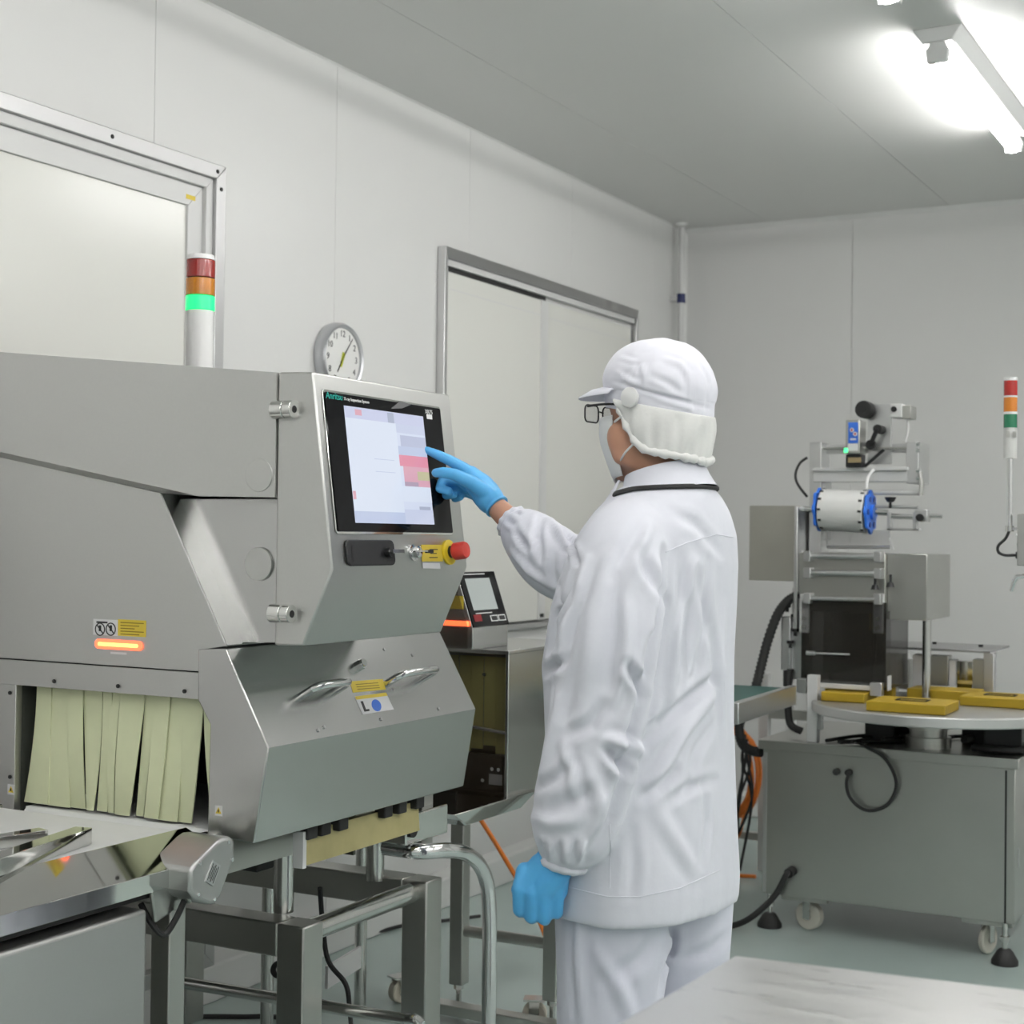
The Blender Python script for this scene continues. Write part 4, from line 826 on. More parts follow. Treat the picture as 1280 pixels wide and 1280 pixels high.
# orange hose coil hanging on the conveyor leg
oh = thing('orange_air_hose', 'coiled orange air hose hanging below the green conveyor', 'hose', (1.0, 5.9, 0))
cc = at('y', 5.90, 921, 968)
for k in range(5):
    pts = []; r1_, r2_ = .085+.006*rs.uniform(-1, 1), .165+.012*rs.uniform(-1, 1); ox, oz = rs.uniform(-.012, .012), rs.uniform(-.02, .02)
    for i in range(29):
        t = 2*math.pi*i/28; pts.append((cc[0]+ox+r1_*math.cos(t), 5.90-.012*k+.01*math.sin(3*t+k), cc[2]+oz+r2_*math.sin(t)))
    MB().tube(pts, .0075, 8).build('hose_loop', M_orange, oh)
e = [np.array([cc[0]+.05, 5.87, cc[2]-.14]), np.array([cc[0]+.02, 5.87, cc[2]-.24]), np.array([cc[0]-.02, 5.86, .12]), np.array([cc[0]-.1, 5.8, .012]), np.array([cc[0]+.12, 5.8, .012])]
MB().tube(smooth_path(e, 6), .0075, 8).build('hose_tail', M_orange, oh)
bc_ = thing('black_cable_bundle', 'tangle of thin black cables hanging over the orange hose', 'cable', (1.0, 5.84, 0))
for k in range(5):
    pts = [at('y', 5.84, 922+3*k, 900+6*k), at('y', 5.83, 930+rs.uniform(-8, 8), 950), at('y', 5.83, 932+rs.uniform(-10, 10), 1000), at('y', 5.84, 918+7*rs.uniform(-1, 1), 1040+12*k)]
    MB().tube(smooth_path(pts, 6), .0055, 8).build('cable_strand', M_rubber, bc_)
# ------------------------------------------------------------------ loose cables on the floor and the orange line
def loose(nm, lab, cat, pts, r, m): return tag(MB().tube(smooth_path(pts, 6), r, 8).build(nm, m), lab, cat)
loose('floor_cable', 'black cable lying on the floor behind the frame legs', 'cable', [at('z', .009, *p) for p in ((120, 1278), (182, 1275), (240, 1271), (300, 1271), (352, 1273), (380, 1300))], .007, M_rubber)
loose('wall_cable', 'thin black cable running along the foot of the wall', 'cable', [at('z', .009, *p) for p in ((395, 1196), (430, 1182), (470, 1166), (512, 1155), (545, 1152), (600, 1145))], .006, M_rubber)
loose('hanging_cable', 'black cable hanging down inside the machine frame', 'cable', [np.array(p) for p in (at('y', 2.95, 400, 1110), at('y', 2.98, 403, 1150), at('y', 3.0, 410, 1200), at('y', 3.0, 432, 1230), at('y', 3.02, 437, 1262), at('z', .008, 440, 1300))], .006, M_rubber)
loose('coiled_cable', 'small dark cable coil behind the near frame leg', 'cable', [at('y', 3.1, 348+9*math.cos(t)+t*.4, 1212+9*math.sin(t)) for t in [k*.6 for k in range(24)]]+[at('z', .008, 372, 1300)], .005, M_rubber)
loose('orange_air_line', 'thin orange air line slanting down beside the gloved fist', 'hose', [at('y', 4.18, 583, 985), at('y', 4.18, 592, 1010), at('y', 4.18, 614, 1045), at('y', 4.18, 640, 1088), at('y', 4.18, 670, 1140), at('z', .01, 700, 1225)], .0075, M_orange)
# ------------------------------------------------------------------ steel worktable in the foreground
TZ = .84
k0 = at('z', TZ, 918, 1193); k1 = at('z', TZ, 1280, 1236); k2 = at('z', TZ, 745, 1279)
wt = thing('steel_worktable', 'scuffed stainless steel worktable in the right foreground', 'table', (k0[0]+.5, k0[1]-.6, 0))
u1_ = nrm(k1-k0); u2_ = nrm(k2-k0); u2_[2] = 0; u1_[2] = 0
n1 = np.array([-u1_[1], u1_[0], 0])
if n1@u2_ < 0: n1 = -n1
u2_ = nrm(u2_*.75+n1*.25)
M_top = mat('scuffed_worktop', (.66, .66, .65), .32, 1.0, noise=.03, scale=9, stretch=(1.5, 22, 1), rvar=.05, bump=.02)
tw, tl = 1.6, .95
def tp_(a, b, z): return k0+u1_*a+u2_*b+np.array([0, 0, z-TZ])
MB().hexa([tp_(a, b, z) for z in (TZ-.035, TZ) for a, b in ((0, 0), (tw, 0), (tw, tl), (0, tl))]).build('table_top', M_top, wt, bevel=.006, seg=3)
for a_, b_ in ((.06, .06), (tw-.06, .06), (tw-.06, tl-.06), (.06, tl-.06)):
    q_ = tp_(a_, b_, 0); MB().cyl((q_[0], q_[1], 0), (q_[0], q_[1], TZ-.035), .02, n=14).build('table_leg', M_tube, wt)
# ------------------------------------------------------------------ worker
from mathutils.bvhtree import BVHTree
from mathutils import noise as mnoise
pb = atd(812, 640, 2.85)
PF = nrm((-.995, .10, 0)); PL = nrm(np.cross((0, 0, 1), PF)); PZ = np.array([0, 0, 1.])
P0 = np.array([pb[0], pb[1], 0])
def bw(F, L, Z): return P0+PF*F+PL*L+PZ*Z
person = thing('person', 'worker in white hygiene suit and cap pointing at the touch screen with blue gloves', 'person', tuple(P0))
M_skin = mat('skin', (.50, .27, .18), .5, noise=.05, scale=40, sss=.15)
M_cloth = mat('white_cloth', (.70, .71, .775), .85, noise=.02, scale=60, bump=.05, sheen=.2)
M_trouser = mat('trouser_cloth', (.68, .69, .78), .85, noise=.02, scale=60, sheen=.2)
M_capc = mat('cap_cloth', (.78, .78, .85), .85, noise=.02, scale=60, sheen=.2)
M_net = mat('snood_cloth', (.74, .74, .72), .9, noise=.03, scale=120, bump=.06)
M_glove = mat('blue_nitrile', (.09, .40, .74), .42, noise=.05, scale=50, bump=.05, sss=.1)
M_mask = mat('mask_paper', (.80, .82, .82), .85)
def remeshed(mb, vox, sm=6, fac=.5):
    """union of the overlapping closed pieces as one continuous surface"""
    o = mb.build('tmp_form', M_cloth)
    r = o.modifiers.new('r', 'REMESH'); r.mode = 'VOXEL'; r.voxel_size = vox; r.use_smooth_shade = True
    if sm:
        s_ = o.modifiers.new('s', 'SMOOTH'); s_.factor = fac; s_.iterations = sm
    dg = bpy.context.evaluated_depsgraph_get(); dg.update()
    me = bpy.data.meshes.new_from_object(o.evaluated_get(dg)); old = o.data
    bpy.data.objects.remove(o); bpy.data.meshes.remove(old)
    return me
def mesh_np(me):
    n = len(me.vertices); co = np.empty(n*3); me.vertices.foreach_get('co', co); nr = np.empty(n*3); me.vertices.foreach_get('normal', nr)
    return co.reshape(-1, 3), nr.reshape(-1, 3)
def put(me, name, m, parent, co=None):
    off = OFF[parent.name]
    if co is None: co = mesh_np(me)[0]
    me.vertices.foreach_set('co', (co-off).ravel()); me.materials.clear(); me.materials.append(m)
    me.polygons.foreach_set('use_smooth', [True]*len(me.polygons)); me.update(); me.name = name
    o = bpy.data.objects.new(name, me); COL.objects.link(o); o.parent = parent; OFF[o.name] = off
    return o
def ering(c, ux, uy, a, b, n=28, p=2.0):
    c = np.array(c, float); out = []
    for k in range(n):
        t = 2*math.pi*k/n; ct, st = math.cos(t), math.sin(t)
        out.append(c+ux*a*math.copysign(abs(ct)**(2/p), ct)+uy*b*math.copysign(abs(st)**(2/p), st))
    return out
def chain(mb, pts, n=14):
    """limb: tube through the points with rounded ends"""
    P = [np.array(p[0], float) for p in pts]; R_ = [p[1] for p in pts]
    Q, S = [], []
    for i in range(len(P)-1):
        for k in range(4):
            t = k/4; Q.append(P[i]*(1-t)+P[i+1]*t); S.append(R_[i]*(1-t)+R_[i+1]*t)
    Q.append(P[-1]); S.append(R_[-1])
    mb.tube(Q, S, n); mb.ell(P[0], R_[0], R_[0], R_[0], nu=12, nv=8); mb.ell(P[-1], R_[-1], R_[-1], R_[-1], nu=12, nv=8)
    for p, r in pts[1:-1]: mb.ell(p, r, r, r, nu=12, nv=8)
def laplace(co, me, it, f=.5):
    e = np.empty(len(me.edges)*2, int); me.edges.foreach_get('vertices', e); e = e.reshape(-1, 2); n = len(co)
    deg = np.bincount(e.ravel(), minlength=n).reshape(-1, 1)
    for _ in range(it):
        s_ = np.zeros_like(co); np.add.at(s_, e[:, 0], co[e[:, 1]]); np.add.at(s_, e[:, 1], co[e[:, 0]]); co = co*(1-f)+f*s_/np.maximum(deg, 1)
    return co
def folds(me, fl, namp=.0025, nsc=(9, 9, 3.5), relax=2):
    """press creases (valleys < 0, ridges > 0) into the cloth along lines traced on it"""
    co, nr = mesh_np(me); bvh = BVHTree.FromPolygons([tuple(c) for c in co], [tuple(p.vertices) for p in me.polygons])
    disp = np.zeros(len(co))
    for pts, w, a in fl:
        P3 = []
        for i in range(len(pts)-1):
            for k in range(7):
                t = k/6; px, py = pts[i][0]*(1-t)+pts[i+1][0]*t, pts[i][1]*(1-t)+pts[i+1][1]*t
                d = _D+_R*(px-640)/FPX-_U*(py-640)/FPX; h = bvh.ray_cast(Vector(CAM), Vector(d).normalized())
                if h[0] is not None: P3.append(np.array(h[0]))
        if len(P3) < 2: continue
        P3 = np.array(P3); best = np.full(len(co), 9.); tt = np.zeros(len(co)); N = len(P3)-1
        for i in range(N):
            A, B = P3[i], P3[i+1]; ab = B-A; L2 = ab@ab
            if L2 < 1e-9 or L2 > .01: continue
            t = np.clip((co-A)@ab/L2, 0, 1); dd = np.linalg.norm(co-A-t[:, None]*ab, axis=1); m_ = dd < best
            best[m_] = dd[m_]; tt[m_] = (i+t[m_])/N
        taper = np.sin(np.pi*np.clip(tt*.86+.07, 0, 1))**.8; x = best/w
        disp += 1.55*a*taper*(np.exp(-x*x)-.45*np.exp(-((x-1.7)/.9)**2))
    for i, c in enumerate(co):
        disp[i] += namp*(mnoise.noise((c[0]*nsc[0], c[1]*nsc[1], c[2]*nsc[2]))+.5*mnoise.noise((c[0]*nsc[0]*2.3+5, c[1]*nsc[1]*2.3, c[2]*nsc[2]*2.6)))
    co = co+nr*disp[:, None]
    return laplace(co, me, relax, .35) if relax else co
# --- key joints
HD = lambda F, L, Z: bw(F-.018, L, Z)              # head centre line
ShL, ElL, WrL = bw(-.03, .178, 1.355), bw(-.026, .225, 1.03), bw(.030, .238, .785)
ShR, ElR, WrR = atd(862, 684, 3.0), atd(708, 716, 3.0), atd(624, 637, 3.17)
# --- body (skin): head, neck, trunk, limbs as one surface
b = MB()
b.ell(HD(.0, 0, 1.60), .071, .094, .10, PL, PF, PZ, 28, 18)
b.ell(HD(.035, 0, 1.535), .060, .070, .080, PL, PF, PZ, 24, 14)
b.ell(HD(.072, 0, 1.478), .030, .028, .026, PL, PF, PZ, 16, 10)
b.ell(HD(.055, 0, 1.605), .060, .045, .045, PL, PF, PZ, 20, 12)
chain(b, [(HD(.098, 0, 1.575), .009), (HD(.116, 0, 1.535), .013)])
for s_ in (-1, 1):
    b.ell(HD(-.012, .078*s_, 1.565), .010, .022, .034, PL, PF, PZ, 14, 10)
    b.ell(HD(.050, .046*s_, 1.535), .022, .035, .035, PL, PF, PZ, 14, 10)
    b.ell(HD(.030, .05*s_, 1.50), .016, .045, .022, PL, PF, PZ, 14, 10)
chain(b, [(bw(-.045, 0, 1.39), .052), (bw(-.03, 0, 1.46), .057), (bw(-.012, 0, 1.53), .058)], 20)
for z, a, bb, F in ((1.37, .08, .055, -.035), (1.33, .12, .06, -.03), (1.27, .14, .08, -.01), (1.1, .16, .105, .01), (.98, .15, .10, .01), (.86, .165, .11, 0)): b.ell(bw(F, 0, z), a, bb, .11, PL, PF, PZ, 20, 12)
chain(b, [(ShL-PZ*.045-PL*.02, .040), (ElL, .038), (WrL+PZ*.02, .024)]); chain(b, [(ShR-PZ*.02, .045), (ElR, .040), (atd(640, 653, 3.135), .0265), (atd(622, 635, 3.165), .0240), (atd(608, 620, 3.178), .014)])
hipL, hipR = bw(.012, .09, .84), bw(-.03, -.09, .84)
footL, footR = bw(.03, .10, .10), bw(-.03, -.10, .10)
chain(b, [(hipL, .085), (bw(.035, .098, .48), .055), (footL, .04)]); chain(b, [(hipR, .085), (bw(-.015, -.098, .48), .055), (footR, .04)])
me = remeshed(b, .008, 5); body = put(me, 'body', M_skin, person)
# --- trousers
t_ = MB()
def leg(hip, foot, s_):
    rings = []
    for z, r in ((.88, .095), (.78, .108), (.66, .104), (.55, .096), (.42, .090), (.28, .082), (.12, .078), (.07, .079)):
        k = (.84-z)/.74; c = hip*(1-k)+foot*k; c[2] = z
        rings.append(ering(c, PL, PF, r*(.96 if s_ > 0 else .88), r*(1.06 if s_ > 0 else .92), 28))
    t_.loft(rings)
leg(hipL, footL, 1); leg(hipR, footR, -1)
t_.loft([ering(bw(-.005, 0, z), PL, PF, a, bb, 32, 2.3) for z, a, bb in ((.74, .165, .108), (.80, .18, .112), (.9, .175, .112), (.98, .165, .108))])
me = remeshed(t_, .008, 6)
co = folds(me, [([(740, 1150), (790, 1135), (830, 1125)], .012, -.008), ([(760, 1225), (800, 1200), (828, 1160)], .014, -.006), ([(745, 1190), (775, 1235), (790, 1275)], .012, .006), ([(838, 1120), (838, 1180), (825, 1240)], .010, -.010), ([(850, 1200), (885, 1190), (908, 1170)], .012, -.006), ([(725, 1130), (722, 1200), (728, 1275)], .010, .006)], .003)
put(me, 'trousers', M_trouser, person, co)
# --- shoes
for ft, s_ in ((footL, 1), (footR, -1)):
    s0 = MB(); c = ft.copy(); c[2] = 0
    s0.loft([[c+PF*f+PL*w*k+PZ*z for k, z in ((-1, .004), (1, .004), (1.0, h*.55), (.6, h), (-.6, h), (-1.0, h*.55))] for f, w, h in ((-.085, .028, .07), (-.06, .038, .09), (0, .042, .10), (.06, .046, .075), (.12, .048, .055), (.165, .038, .042), (.182, .018, .03))])
    s0.build('shoe', M_white, person, bevel=.006, seg=3, sharp=70)
# --- jacket: trunk and both sleeves in one surface
j = MB()
prof = [(.672, .214, .150, .000), (.72, .216, .152, .000), (.85, .212, .150, .005), (1.0, .208, .152, .014), (1.12, .208, .156, .016), (1.22, .206, .150, .006), (1.30, .200, .138, -.008), (1.355, .188, .122, -.020), (1.395, .158, .106, -.028), (1.425, .118, .092, -.034), (1.445, .088, .078, -.036)]
rings = []
for z, a, bb, F in prof: rings.append(ering(bw(F, 0, z), PL, PF, a, bb, 40, 2.35))
j.loft(rings)
def sleeve(pts, n=24):
    P = [np.array(p[0], float) for p in pts]
    Q = smooth_path(P, 5); Rr = smooth_path([np.array([p[1], p[2]]) for p in pts], 5); rings = []
    for i, q in enumerate(Q):
        T = nrm(Q[min(i+1, len(Q)-1)]-Q[max(i-1, 0)]); ux = nrm(np.cross(T, PL)); uy = np.cross(T, ux)
        rings.append(ering(q, ux, uy, Rr[i][0], Rr[i][1], n))
    j.loft(rings)
def mix(a, b, t): return a*(1-t)+b*t
sleeve([(bw(-.035, .10, 1.372), .060, .055), (bw(-.035, .150, 1.345), .080, .066), (bw(-.038, .190, 1.28), .090, .068), (mix(ShL, ElL, .55)+PF*(-.008)+PL*.012, .092, .070), (mix(ShL, ElL, .85), .088, .072), (mix(ElL, WrL, .2), .086, .074), (mix(ElL, WrL, .55)+PF*(-.004), .084, .074), (mix(ElL, WrL, .82)+PF*(-.002), .074, .068), (mix(ElL, WrL, .95), .052, .05), (mix(ElL, WrL, 1.0), .040, .040), (mix(ElL, WrL, 1.03), .038, .038)])
cuR = atd(641, 653, 3.12)
sleeve([(ShR-PL*.0+PL*.06, .07, .07), (ShR, .078, .078), (mix(ShR, ElR, .5), .074, .074), (mix(ShR, ElR, .9), .070, .068), (mix(ElR, cuR, .25), .068, .066), (mix(ElR, cuR, .6), .062, .060), (mix(ElR, cuR, .85), .050, .048), (mix(ElR, cuR, .97), .037, .037), (mix(ElR, cuR, 1.0), .034, .034)])
me = remeshed(j, .006, 7)
FL = [([(761, 936), (772, 950), (786, 966)], .010, -.016), ([(757, 925), (785, 930), (800, 940)], .010, .008), ([(784, 830), (796, 850), (803, 872)], .009, -.014),
      ([(676, 842), (690, 834), (708, 824)], .010, -.009), ([(697, 805), (692, 840), (690, 872)], .010, -.007), ([(706, 830), (694, 900), (676, 965)], .014, .006),
      ([(894, 846), (850, 885), (803, 930)], .012, -.011), ([(892, 868), (855, 915), (815, 985)], .013, .009), ([(802, 996), (822, 984), (845, 962)], .010, -.008),
      ([(830, 692), (828, 735), (819, 790), (808, 850)], .012, -.013), ([(800, 690), (815, 720), (828, 750)], .011, -.007), ([(850, 700), (858, 760), (852, 830)], .014, -.006),
      ([(812, 800), (800, 880), (788, 930), (778, 985), (766, 1025), (732, 1076)], .012, -.012), ([(760, 700), (742, 760), (735, 830), (728, 900)], .016, .006),
      ([(720, 705), (700, 760), (688, 815)], .011, -.008), ([(735, 700), (717, 760), (700, 800)], .010, .007), ([(745, 985), (720, 1000), (690, 1010)], .012, -.006), ([(735, 960), (750, 1000), (745, 1040)], .012, .006),
      ([(880, 980), (885, 1030), (880, 1080)], .010, -.005), ([(820, 1010), (850, 1060), (870, 1090)], .014, .005), ([(870, 720), (890, 800), (897, 880)], .014, -.005), ([(905, 760), (900, 850), (905, 920)], .012, .004),
      ([(645, 664), (652, 676), (662, 688)], .007, -.009), ([(677, 640), (672, 668), (676, 700)], .008, -.010), ([(684, 640), (700, 668), (716, 690)], .008, .008), ([(705, 660), (716, 684), (722, 706)], .007, -.008), ([(640, 690), (662, 715), (690, 735)], .009, .006), ([(692, 690), (690, 715), (700, 735)], .008, -.006)]
FL += [([(868, 700), (850, 790), (838, 870)], .010, .006), ([(884, 700), (880, 790), (868, 850)], .010, -.006), ([(838, 870), (822, 900), (806, 910)], .008, -.006), ([(720, 740), (712, 800), (700, 860)], .010, -.005), ([(770, 720), (768, 790), (760, 860)], .011, -.006), ([(785, 760), (782, 820), (770, 880)], .009, .005),
       ([(668, 985), (690, 975), (715, 955)], .010, -.006), ([(660, 1020), (690, 1030), (730, 1025)], .011, .005), ([(700, 930), (715, 965), (720, 1000)], .010, .005), ([(755, 880), (738, 905), (712, 918)], .010, -.007), ([(838, 1000), (862, 985), (895, 975)], .010, -.005), ([(790, 1040), (792, 1080), (788, 1118)], .010, -.004), ([(895, 900), (870, 940), (860, 1000)], .012, -.005), ([(840, 640), (870, 655), (900, 690)], .012, -.004), ([(800, 660), (780, 690), (765, 720)], .010, -.005), ([(815, 655), (800, 690), (790, 730)], .009, .004)]
for k in range(7):
    x0 = 672+9*k; FL.append(([(x0, 1077), (x0+(k-3)*1.8-2, 1052)], .005, -.006 if k % 2 else .005))
for k in range(5):
    x0, y0 = 628+2.5*k, 655-7*k; FL.append(([(x0, y0), (x0+16, y0+10)], .004, -.004 if k % 2 else .003))
co = folds(me, FL, .0035, (8, 8, 3.2), 1)
jk = put(me, 'jacket', M_cloth, person, co)
# hem and side seams stitched as slim welts
def seam(nm, pts, r, lift=.0006):
    dg = bpy.context.evaluated_depsgraph_get(); dg.update(); bvh = BVHTree.FromObject(jk, dg); off = Vector(OFF[jk.name]); P = []
    for i in range(len(pts)-1):
        for k in range(10):
            t = k/10; px, py = pts[i][0]*(1-t)+pts[i+1][0]*t, pts[i][1]*(1-t)+pts[i+1][1]*t
            d = _D+_R*(px-640)/FPX-_U*(py-640)/FPX; h = bvh.ray_cast(Vector(CAM)-off, Vector(d).normalized())
            if h[0] is not None: P.append(np.array(h[0]+off+h[1]*lift))
    if len(P) > 2: MB().tube(P, r, 6).build(nm, M_cloth, jk)
def cuff(c, ax, r, w):
    ax = nrm(ax); ux = nrm(np.cross(ax, PZ)); uy = np.cross(ax, ux); rows = []
    for s__, rr in ((-w, -.004), (-w*.5, .002), (0, .0045), (w*.5, .002), (w, -.004)):
        rows.append([c+ax*s__+(r+rr+.0016*math.sin(k*math.pi*.5))*(ux*math.cos(2*math.pi*k/48)+uy*math.sin(2*math.pi*k/48)) for k in range(48)])
    MB().loft(rows).build('elastic_cuff', M_cloth, jk, sharp=80)
cuff(mix(ElR, cuR, 1.0), cuR-ElR, .0335, .008); cuff(mix(ElL, WrL, 1.02), WrL-ElL, .040, .009)
seam('hem_seam', [(706, 1108), (760, 1121), (800, 1121), (850, 1110), (905, 1085)], .0012)
seam('side_seam', [(762, 1030), (763, 1060), (762, 1115)], .0010)
seam('yoke_seam', [(832, 690), (860, 678), (895, 668), (918, 672)], .0010)
# --- collar with black cord
def nring(z, a, bb, F, tilt, t0=-180, t1=180, n=40):
    out = []
    for k in range(n+1):
        t = math.radians(t0+(t1-t0)*k/n); f = bb*math.cos(t); out.append(bw(F+f, a*math.sin(t), z+tilt*f))
    return out
cl = MB(); rows = [nring(z, a, bb, F, -.25, 28, 332) for z, a, bb, F in ((1.425, .098, .092, -.036), (1.448, .083, .080, -.034), (1.472, .075, .074, -.030), (1.478, .073, .072, -.029), (1.472, .070, .069, -.029), (1.44, .072, .07, -.034))]
cl.loft(rows, caps=False, closed=False); co_ = cl.build('collar', M_cloth, person); sm_ = co_.modifiers.new('s', 'SUBSURF'); sm_.levels = sm_.render_levels = 1
for s_ in (1, -1):   # lapels falling to the chest
    lp_ = MB(); A = bw(.045, .040*s_, 1.455); B = bw(.035, .088*s_, 1.415); Cc = bw(.118, .07*s_, 1.33); E_ = bw(.115, .02*s_, 1.335)
    lp_.add([A, B, Cc, E_, A-PF*.004, B-PF*.004, Cc-PF*.004, E_-PF*.004], [(0, 1, 2, 3), (7, 6, 5, 4), (0, 4, 5, 1), (1, 5, 6, 2), (2, 6, 7, 3), (3, 7, 4, 0)]).build('lapel', M_cloth, co_)
dg = bpy.context.evaluated_depsgraph_get(); dg.update(); bvj = BVHTree.FromObject(jk, dg); ofj = Vector(OFF[jk.name]); CP_ = []
for k in range(33):
    t = math.radians(54+252*k/32); d = PF*math.cos(t)+PL*math.sin(t); fr_ = max(0, math.cos(t)); z = 1.434-.006*math.cos(t)-.034*fr_**1.5
    o_ = bw(-.034, 0, z)+d*.35; hit = bvj.ray_cast(Vector(o_)-ofj, Vector(-d))
    r_ = .35-(hit[3] if hit[0] is not None else .25)
    CP_.append(bw(-.034, 0, z+.003)+d*(max(r_, .082)+.003-(.03 if k in (0, 32) else .012 if k in (1, 31) else 0)))
MB().tube(smooth_path(CP_, 3), .0047, 8).build('neck_cord', M_rubber, person)
# --- cap
TLT = -.10
def hring(z, a, bb, F=0.0, n=40, p=2.0, t0=0, t1=360, tilt=TLT, rf=0.0):
    out = []
    for k in range(n if t1-t0 == 360 else n+1):
        t = math.radians(t0+(t1-t0)*k/n); f = bb*math.cos(t); out.append(HD(F+f, a*math.sin(t), z-tilt*(f)*1.0+rf*math.sin(t*14)))
    return out
cp = MB()
TLT = -.14
crown = [(1.574, .083, .104), (1.590, .086, .106), (1.610, .0875, .107), (1.616, .090, .109), (1.634, .093, .1105), (1.655, .090, .106), (1.677, .079, .095), (1.697, .062, .076), (1.711, .040, .050), (1.7185, .012, .016)]
dense = smooth_path([np.array(c) for c in crown], 6); rings = []
for i, (z, a, bb) in enumerate(dense):
    rings.append(hring(z, a, bb, 0, 110, tilt=-.20*(1-i/(len(dense)*1.1))))
cp.loft(rings); tmp = cp.build('cap', M_capc); me = tmp.data.copy(); bpy.data.meshes.remove(tmp.data)
CF = [([(766, 476), (800, 487), (840, 497), (888, 511)], .0035, -.0028), ([(797, 452), (799, 468), (798, 484)], .004, -.0035), ([(803, 458), (806, 470), (806, 486)], .005, .003), ([(852, 462), (857, 478), (858, 494)], .005, -.0035), ([(866, 470), (869, 490), (868, 518)], .004, -.0045), ([(875, 468), (879, 490), (878, 515)], .005, .0035), ([(872, 450), (884, 470), (888, 490)], .005, -.003),
      ([(815, 470), (835, 478), (850, 490)], .006, -.003), ([(785, 462), (780, 472), (782, 482)], .004, -.003), ([(830, 448), (850, 455), (862, 470)], .006, .0025), ([(770, 465), (790, 478), (800, 480)], .005, .0025), ([(845, 512), (860, 516), (872, 524)], .004, -.002), ([(820, 500), (850, 507), (866, 512)], .004, .002), ([(776, 446), (790, 452), (797, 452)], .004, .002)]
co = folds(me, [(p_, w_, a_*.75) for p_, w_, a_ in CF], .0014, (26, 26, 20), 0)
cap = put(me, 'cap', M_capc, person, co)
# darts and folds on the crown
# visor
vz = MB(); rows = []
for k in range(17):
    t = math.radians(-62+124*k/16); L = math.sin(t); bf = .106*math.cos(t); ext = .062*math.cos(t*1.35)**.8 if abs(t*1.35) < 1.57 else 0
    base = HD(bf, .085*L, 1.612+.20*bf); tip = HD(bf+ext, .085*L*(1+.12), 1.612+.20*bf-.008*math.cos(t)-.20*ext)
    mid = (base+tip)/2+PZ*.004; dn = np.array([0, 0, -.003])
    rows.append([base, mid, tip, tip+dn, mid+dn, base+dn])
vz.loft(rows).build('visor', M_capc, cap, sharp=60)
c = HD(.040, .084, 1.611); c = HD(.012, .0895, 1.603)
dn_ = nrm(PL*.985+PF*.14); MB().lathe([(.0185, -.004), (.0185, .003), (.016, .0045), (0, .005)], c, dn_, 28).build('cap_button', M_white, cap)
# --- snood over ears and nape with elastic ruffle hem
def hem(th):      # th: angle from the back, degrees; returns (radius factor a, b, F, Z)
    x = abs(th)/122.0
    z = 1.488+.030*x**1.2+(.075*max(0, (x-.62)/.38)**1.6)
    return z
top_r, bot_r, mid_r, hem_pts = [], [], [], []
for k in range(61):
    th = -122+244*k/60; t = math.radians(180+th)
    f = .1055*math.cos(t); top_ = HD(f, .0855*math.sin(t), 1.592+.20*f); z = hem(th)
    rfl = .0022*math.sin(k*1.9)
    fb = (.096+rfl)*math.cos(t)*(1 if math.cos(t) < 0 else .86); bt = HD(fb, (.081+rfl)*math.sin(t), z)
    md_ = (top_+bt)/2+nrm(PF*math.cos(t)+PL*math.sin(t))*(.004+.002*math.sin(k*.9))
    top_r.append(top_); mid_r.append(md_); bot_r.append(bt); hem_pts.append(bt)
def q3(a, b, c, t): return a*(1-t)**2+2*b*t*(1-t)+c*t*t
rows = []
for i in range(8):
    tt = i/7; row = []
    for k in range(61):
        p_ = q3(top_r[k], mid_r[k]*2-(top_r[k]+bot_r[k])/2, bot_r[k], tt)
        d = nrm((p_-HD(0, 0, 1.55))*[1, 1, 0]); p_ = p_+d*(.0022*math.sin(k*.55+tt*4.5)*math.sin(math.pi*tt))
        row.append(p_)
    rows.append(row)
sn_ = MB().loft(rows, caps=False, closed=False).build('snood', M_net, person, sharp=80)
so = sn_.modifiers.new('t', 'SOLIDIFY'); so.thickness = .002; so.offset = 1; s_ = sn_.modifiers.new('s', 'SUBSURF'); s_.levels = s_.render_levels = 1
MB().tube(hem_pts, [.0078+.0016*math.sin(i*2.1)+.001*math.sin(i*.9) for i in range(61)], 10).build('elastic_hem', M_net, sn_, sharp=80)
# --- mask and straps
mk = MB(); rows = []
for i in range(9):
    v = i/8; z = 1.566-.118*v; row = []
    for k in range(17):
        t = math.radians(-64+128*k/16); bul = .118-.030*abs(v-.33)**1.3-.02*v
        fr_ = bul*math.cos(t)**.8+.010; row.append(HD(fr_, (.066-.014*v)*math.sin(t), z+.010*abs(math.sin(t))*(1 if v < .5 else 1.6)))
    rows.append(row)
mo = mk.loft(rows, caps=False, closed=False).build('face_mask', M_mask, person, sharp=80); so = mo.modifiers.new('t', 'SOLIDIFY'); so.thickness = .0025; so.offset = 1
for s_ in (1, -1):
    for (z0, z1) in ((1.562, 1.580), (1.487, 1.520)):
        a_ = HD(.060 if z0 > 1.5 else .052, .0605*s_ if z0 > 1.5 else .054*s_, z0); b_ = HD(.004, .084*s_, z1); m2 = (a_+b_)/2+PL*s_*.007
        MB().tube(smooth_path([a_, m2, b_], 5), .0022, 6).build('ear_loop', M_white, mo)
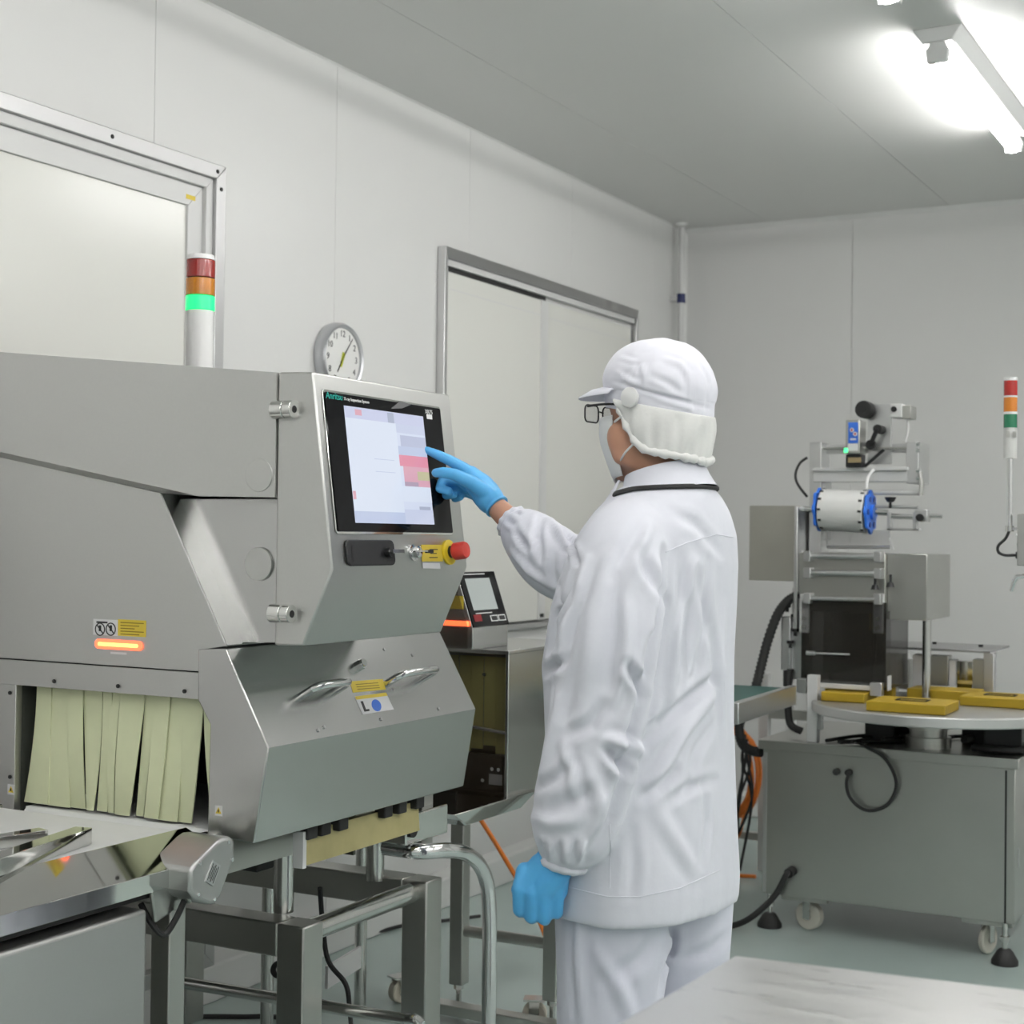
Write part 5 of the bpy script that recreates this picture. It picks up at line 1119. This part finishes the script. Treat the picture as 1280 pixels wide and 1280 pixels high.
# --- glasses
gl = MB(); zz_ = 1.585
gs = None
for s_ in (1, -1):
    cx_ = .034*s_; pts = []
    for a, bq in rrect(.052, .032, .010, 4): pts.append(HD(.127-.10*abs(cx_+a)**1.0*.35, cx_+a, zz_-.004+bq))
    fr_ = MB().tube(pts+[pts[0]], .0016, 6).build('lens_rim', M_black, person) if gs is None else MB().tube(pts+[pts[0]], .0016, 6).build('lens_rim', M_black, gs)
    if gs is None: gs = fr_; gs.name = 'glasses'; OFF['glasses'] = OFF[person.name]
    MB().poly(pts, PF, .0008).build('lens', mat('lens_glass', (.9, .92, .9), .03, alpha=.18), gs)
    MB().tube(smooth_path([HD(.118, .061*s_, zz_+.008), HD(.085, .073*s_, zz_+.009), HD(.05, .076*s_, zz_+.008), HD(.0, .078*s_, zz_+.002)], 5), [.0032]*16 if False else .0024, 6).build('temple_arm', M_black, gs)
MB().tube([HD(.126, .009, zz_), HD(.129, 0, zz_+.002), HD(.126, -.009, zz_)], .0016, 6).build('bridge', M_black, gs)
# --- gloves
def g(px, py, dd): return atd(px, py, 3.18+dd)
tipd = (onface(531.5, 562)+fn*.013-CAM)@_D-3.18
h = MB()
def hs(lst, f=g): chain(h, [(f(x, y, d), r) for x, y, d, r in lst], 12)
hs([(600, 606, .01, .018), (580, 586, .010, .0138), (563, 576, .008, .0118), (547, 568.5, (tipd+.008)/2, .0106), (533, 562.5, tipd, .0080)])
hs([(607, 616, -.02, .0175), (589, 603, -.030, .0155), (568, 593, -.034, .0128), (554, 590.5, -.031, .0116), (545, 591, -.026, .0098)])
hs([(597, 611, .015, .0165), (573, 599, .020, .0128), (553, 602, .020, .0112), (550, 610.5, .006, .0102), (561, 614, -.004, .0092)])
hs([(599, 617, .030, .016), (577, 607, .035, .0122), (559, 611, .034, .0108), (558, 619, .022, .010), (567, 618, .010, .009)])
hs([(602, 621, .045, .0145), (583, 615, .050, .0112), (569, 618, .049, .0098), (569, 623, .038, .0092), (576, 621, .028, .008)])
hs([(613, 625, -.008, .0300), (607, 617, .002, .031), (600, 608, .008, .029), (588, 595, .012, .022)])
hs([(612, 625, .0, .028), (606, 620, .026, .024), (598, 614, .036, .018)])
me = remeshed(h, .0028, 4); gr = put(me, 'glove', M_glove, person)
cf = nrm(g(640, 652, -.03)-g(612, 623, .004)); cc_ = g(618.5, 630.5, -.012)
MB().tube([cc_+cf*.004, cc_+cf*.009], .0272, 28).build('glove_rim', M_glove, gr)
def g2(px, py, dd): return atd(px, py, 2.655+dd)
h = MB()
hs([(698, 1062, .014, .034), (692, 1086, .012, .034), (682, 1104, .012, .031), (674, 1118, .018, .027)], g2)
hs([(694, 1085, .02, .028), (695, 1112, .022, .022)], g2); hs([(678, 1084, .012, .026), (655, 1108, .012, .021)], g2)
for (x0, y0, x1, y1, d0) in ((650, 1111, 650, 1137, .004), (664, 1116, 664, 1145, .0), (680, 1117, 680, 1147, .0), (696, 1113, 695, 1139, .006)):
    hs([(x0+6, y0-22, d0+.01, .016), (x0, y0, d0, .0142), (x1, y1, d0+.012, .0130), (x1+1, y1+2, d0+.036, .0118), (x1+1, y1-14, d0+.048, .011)], g2)
hs([(660, 1092, .035, .016), (648, 1112, .05, .0135), (655, 1132, .058, .012), (668, 1138, .058, .0105)], g2)
me = remeshed(h, .0028, 4); gl_ = put(me, 'glove', M_glove, person)
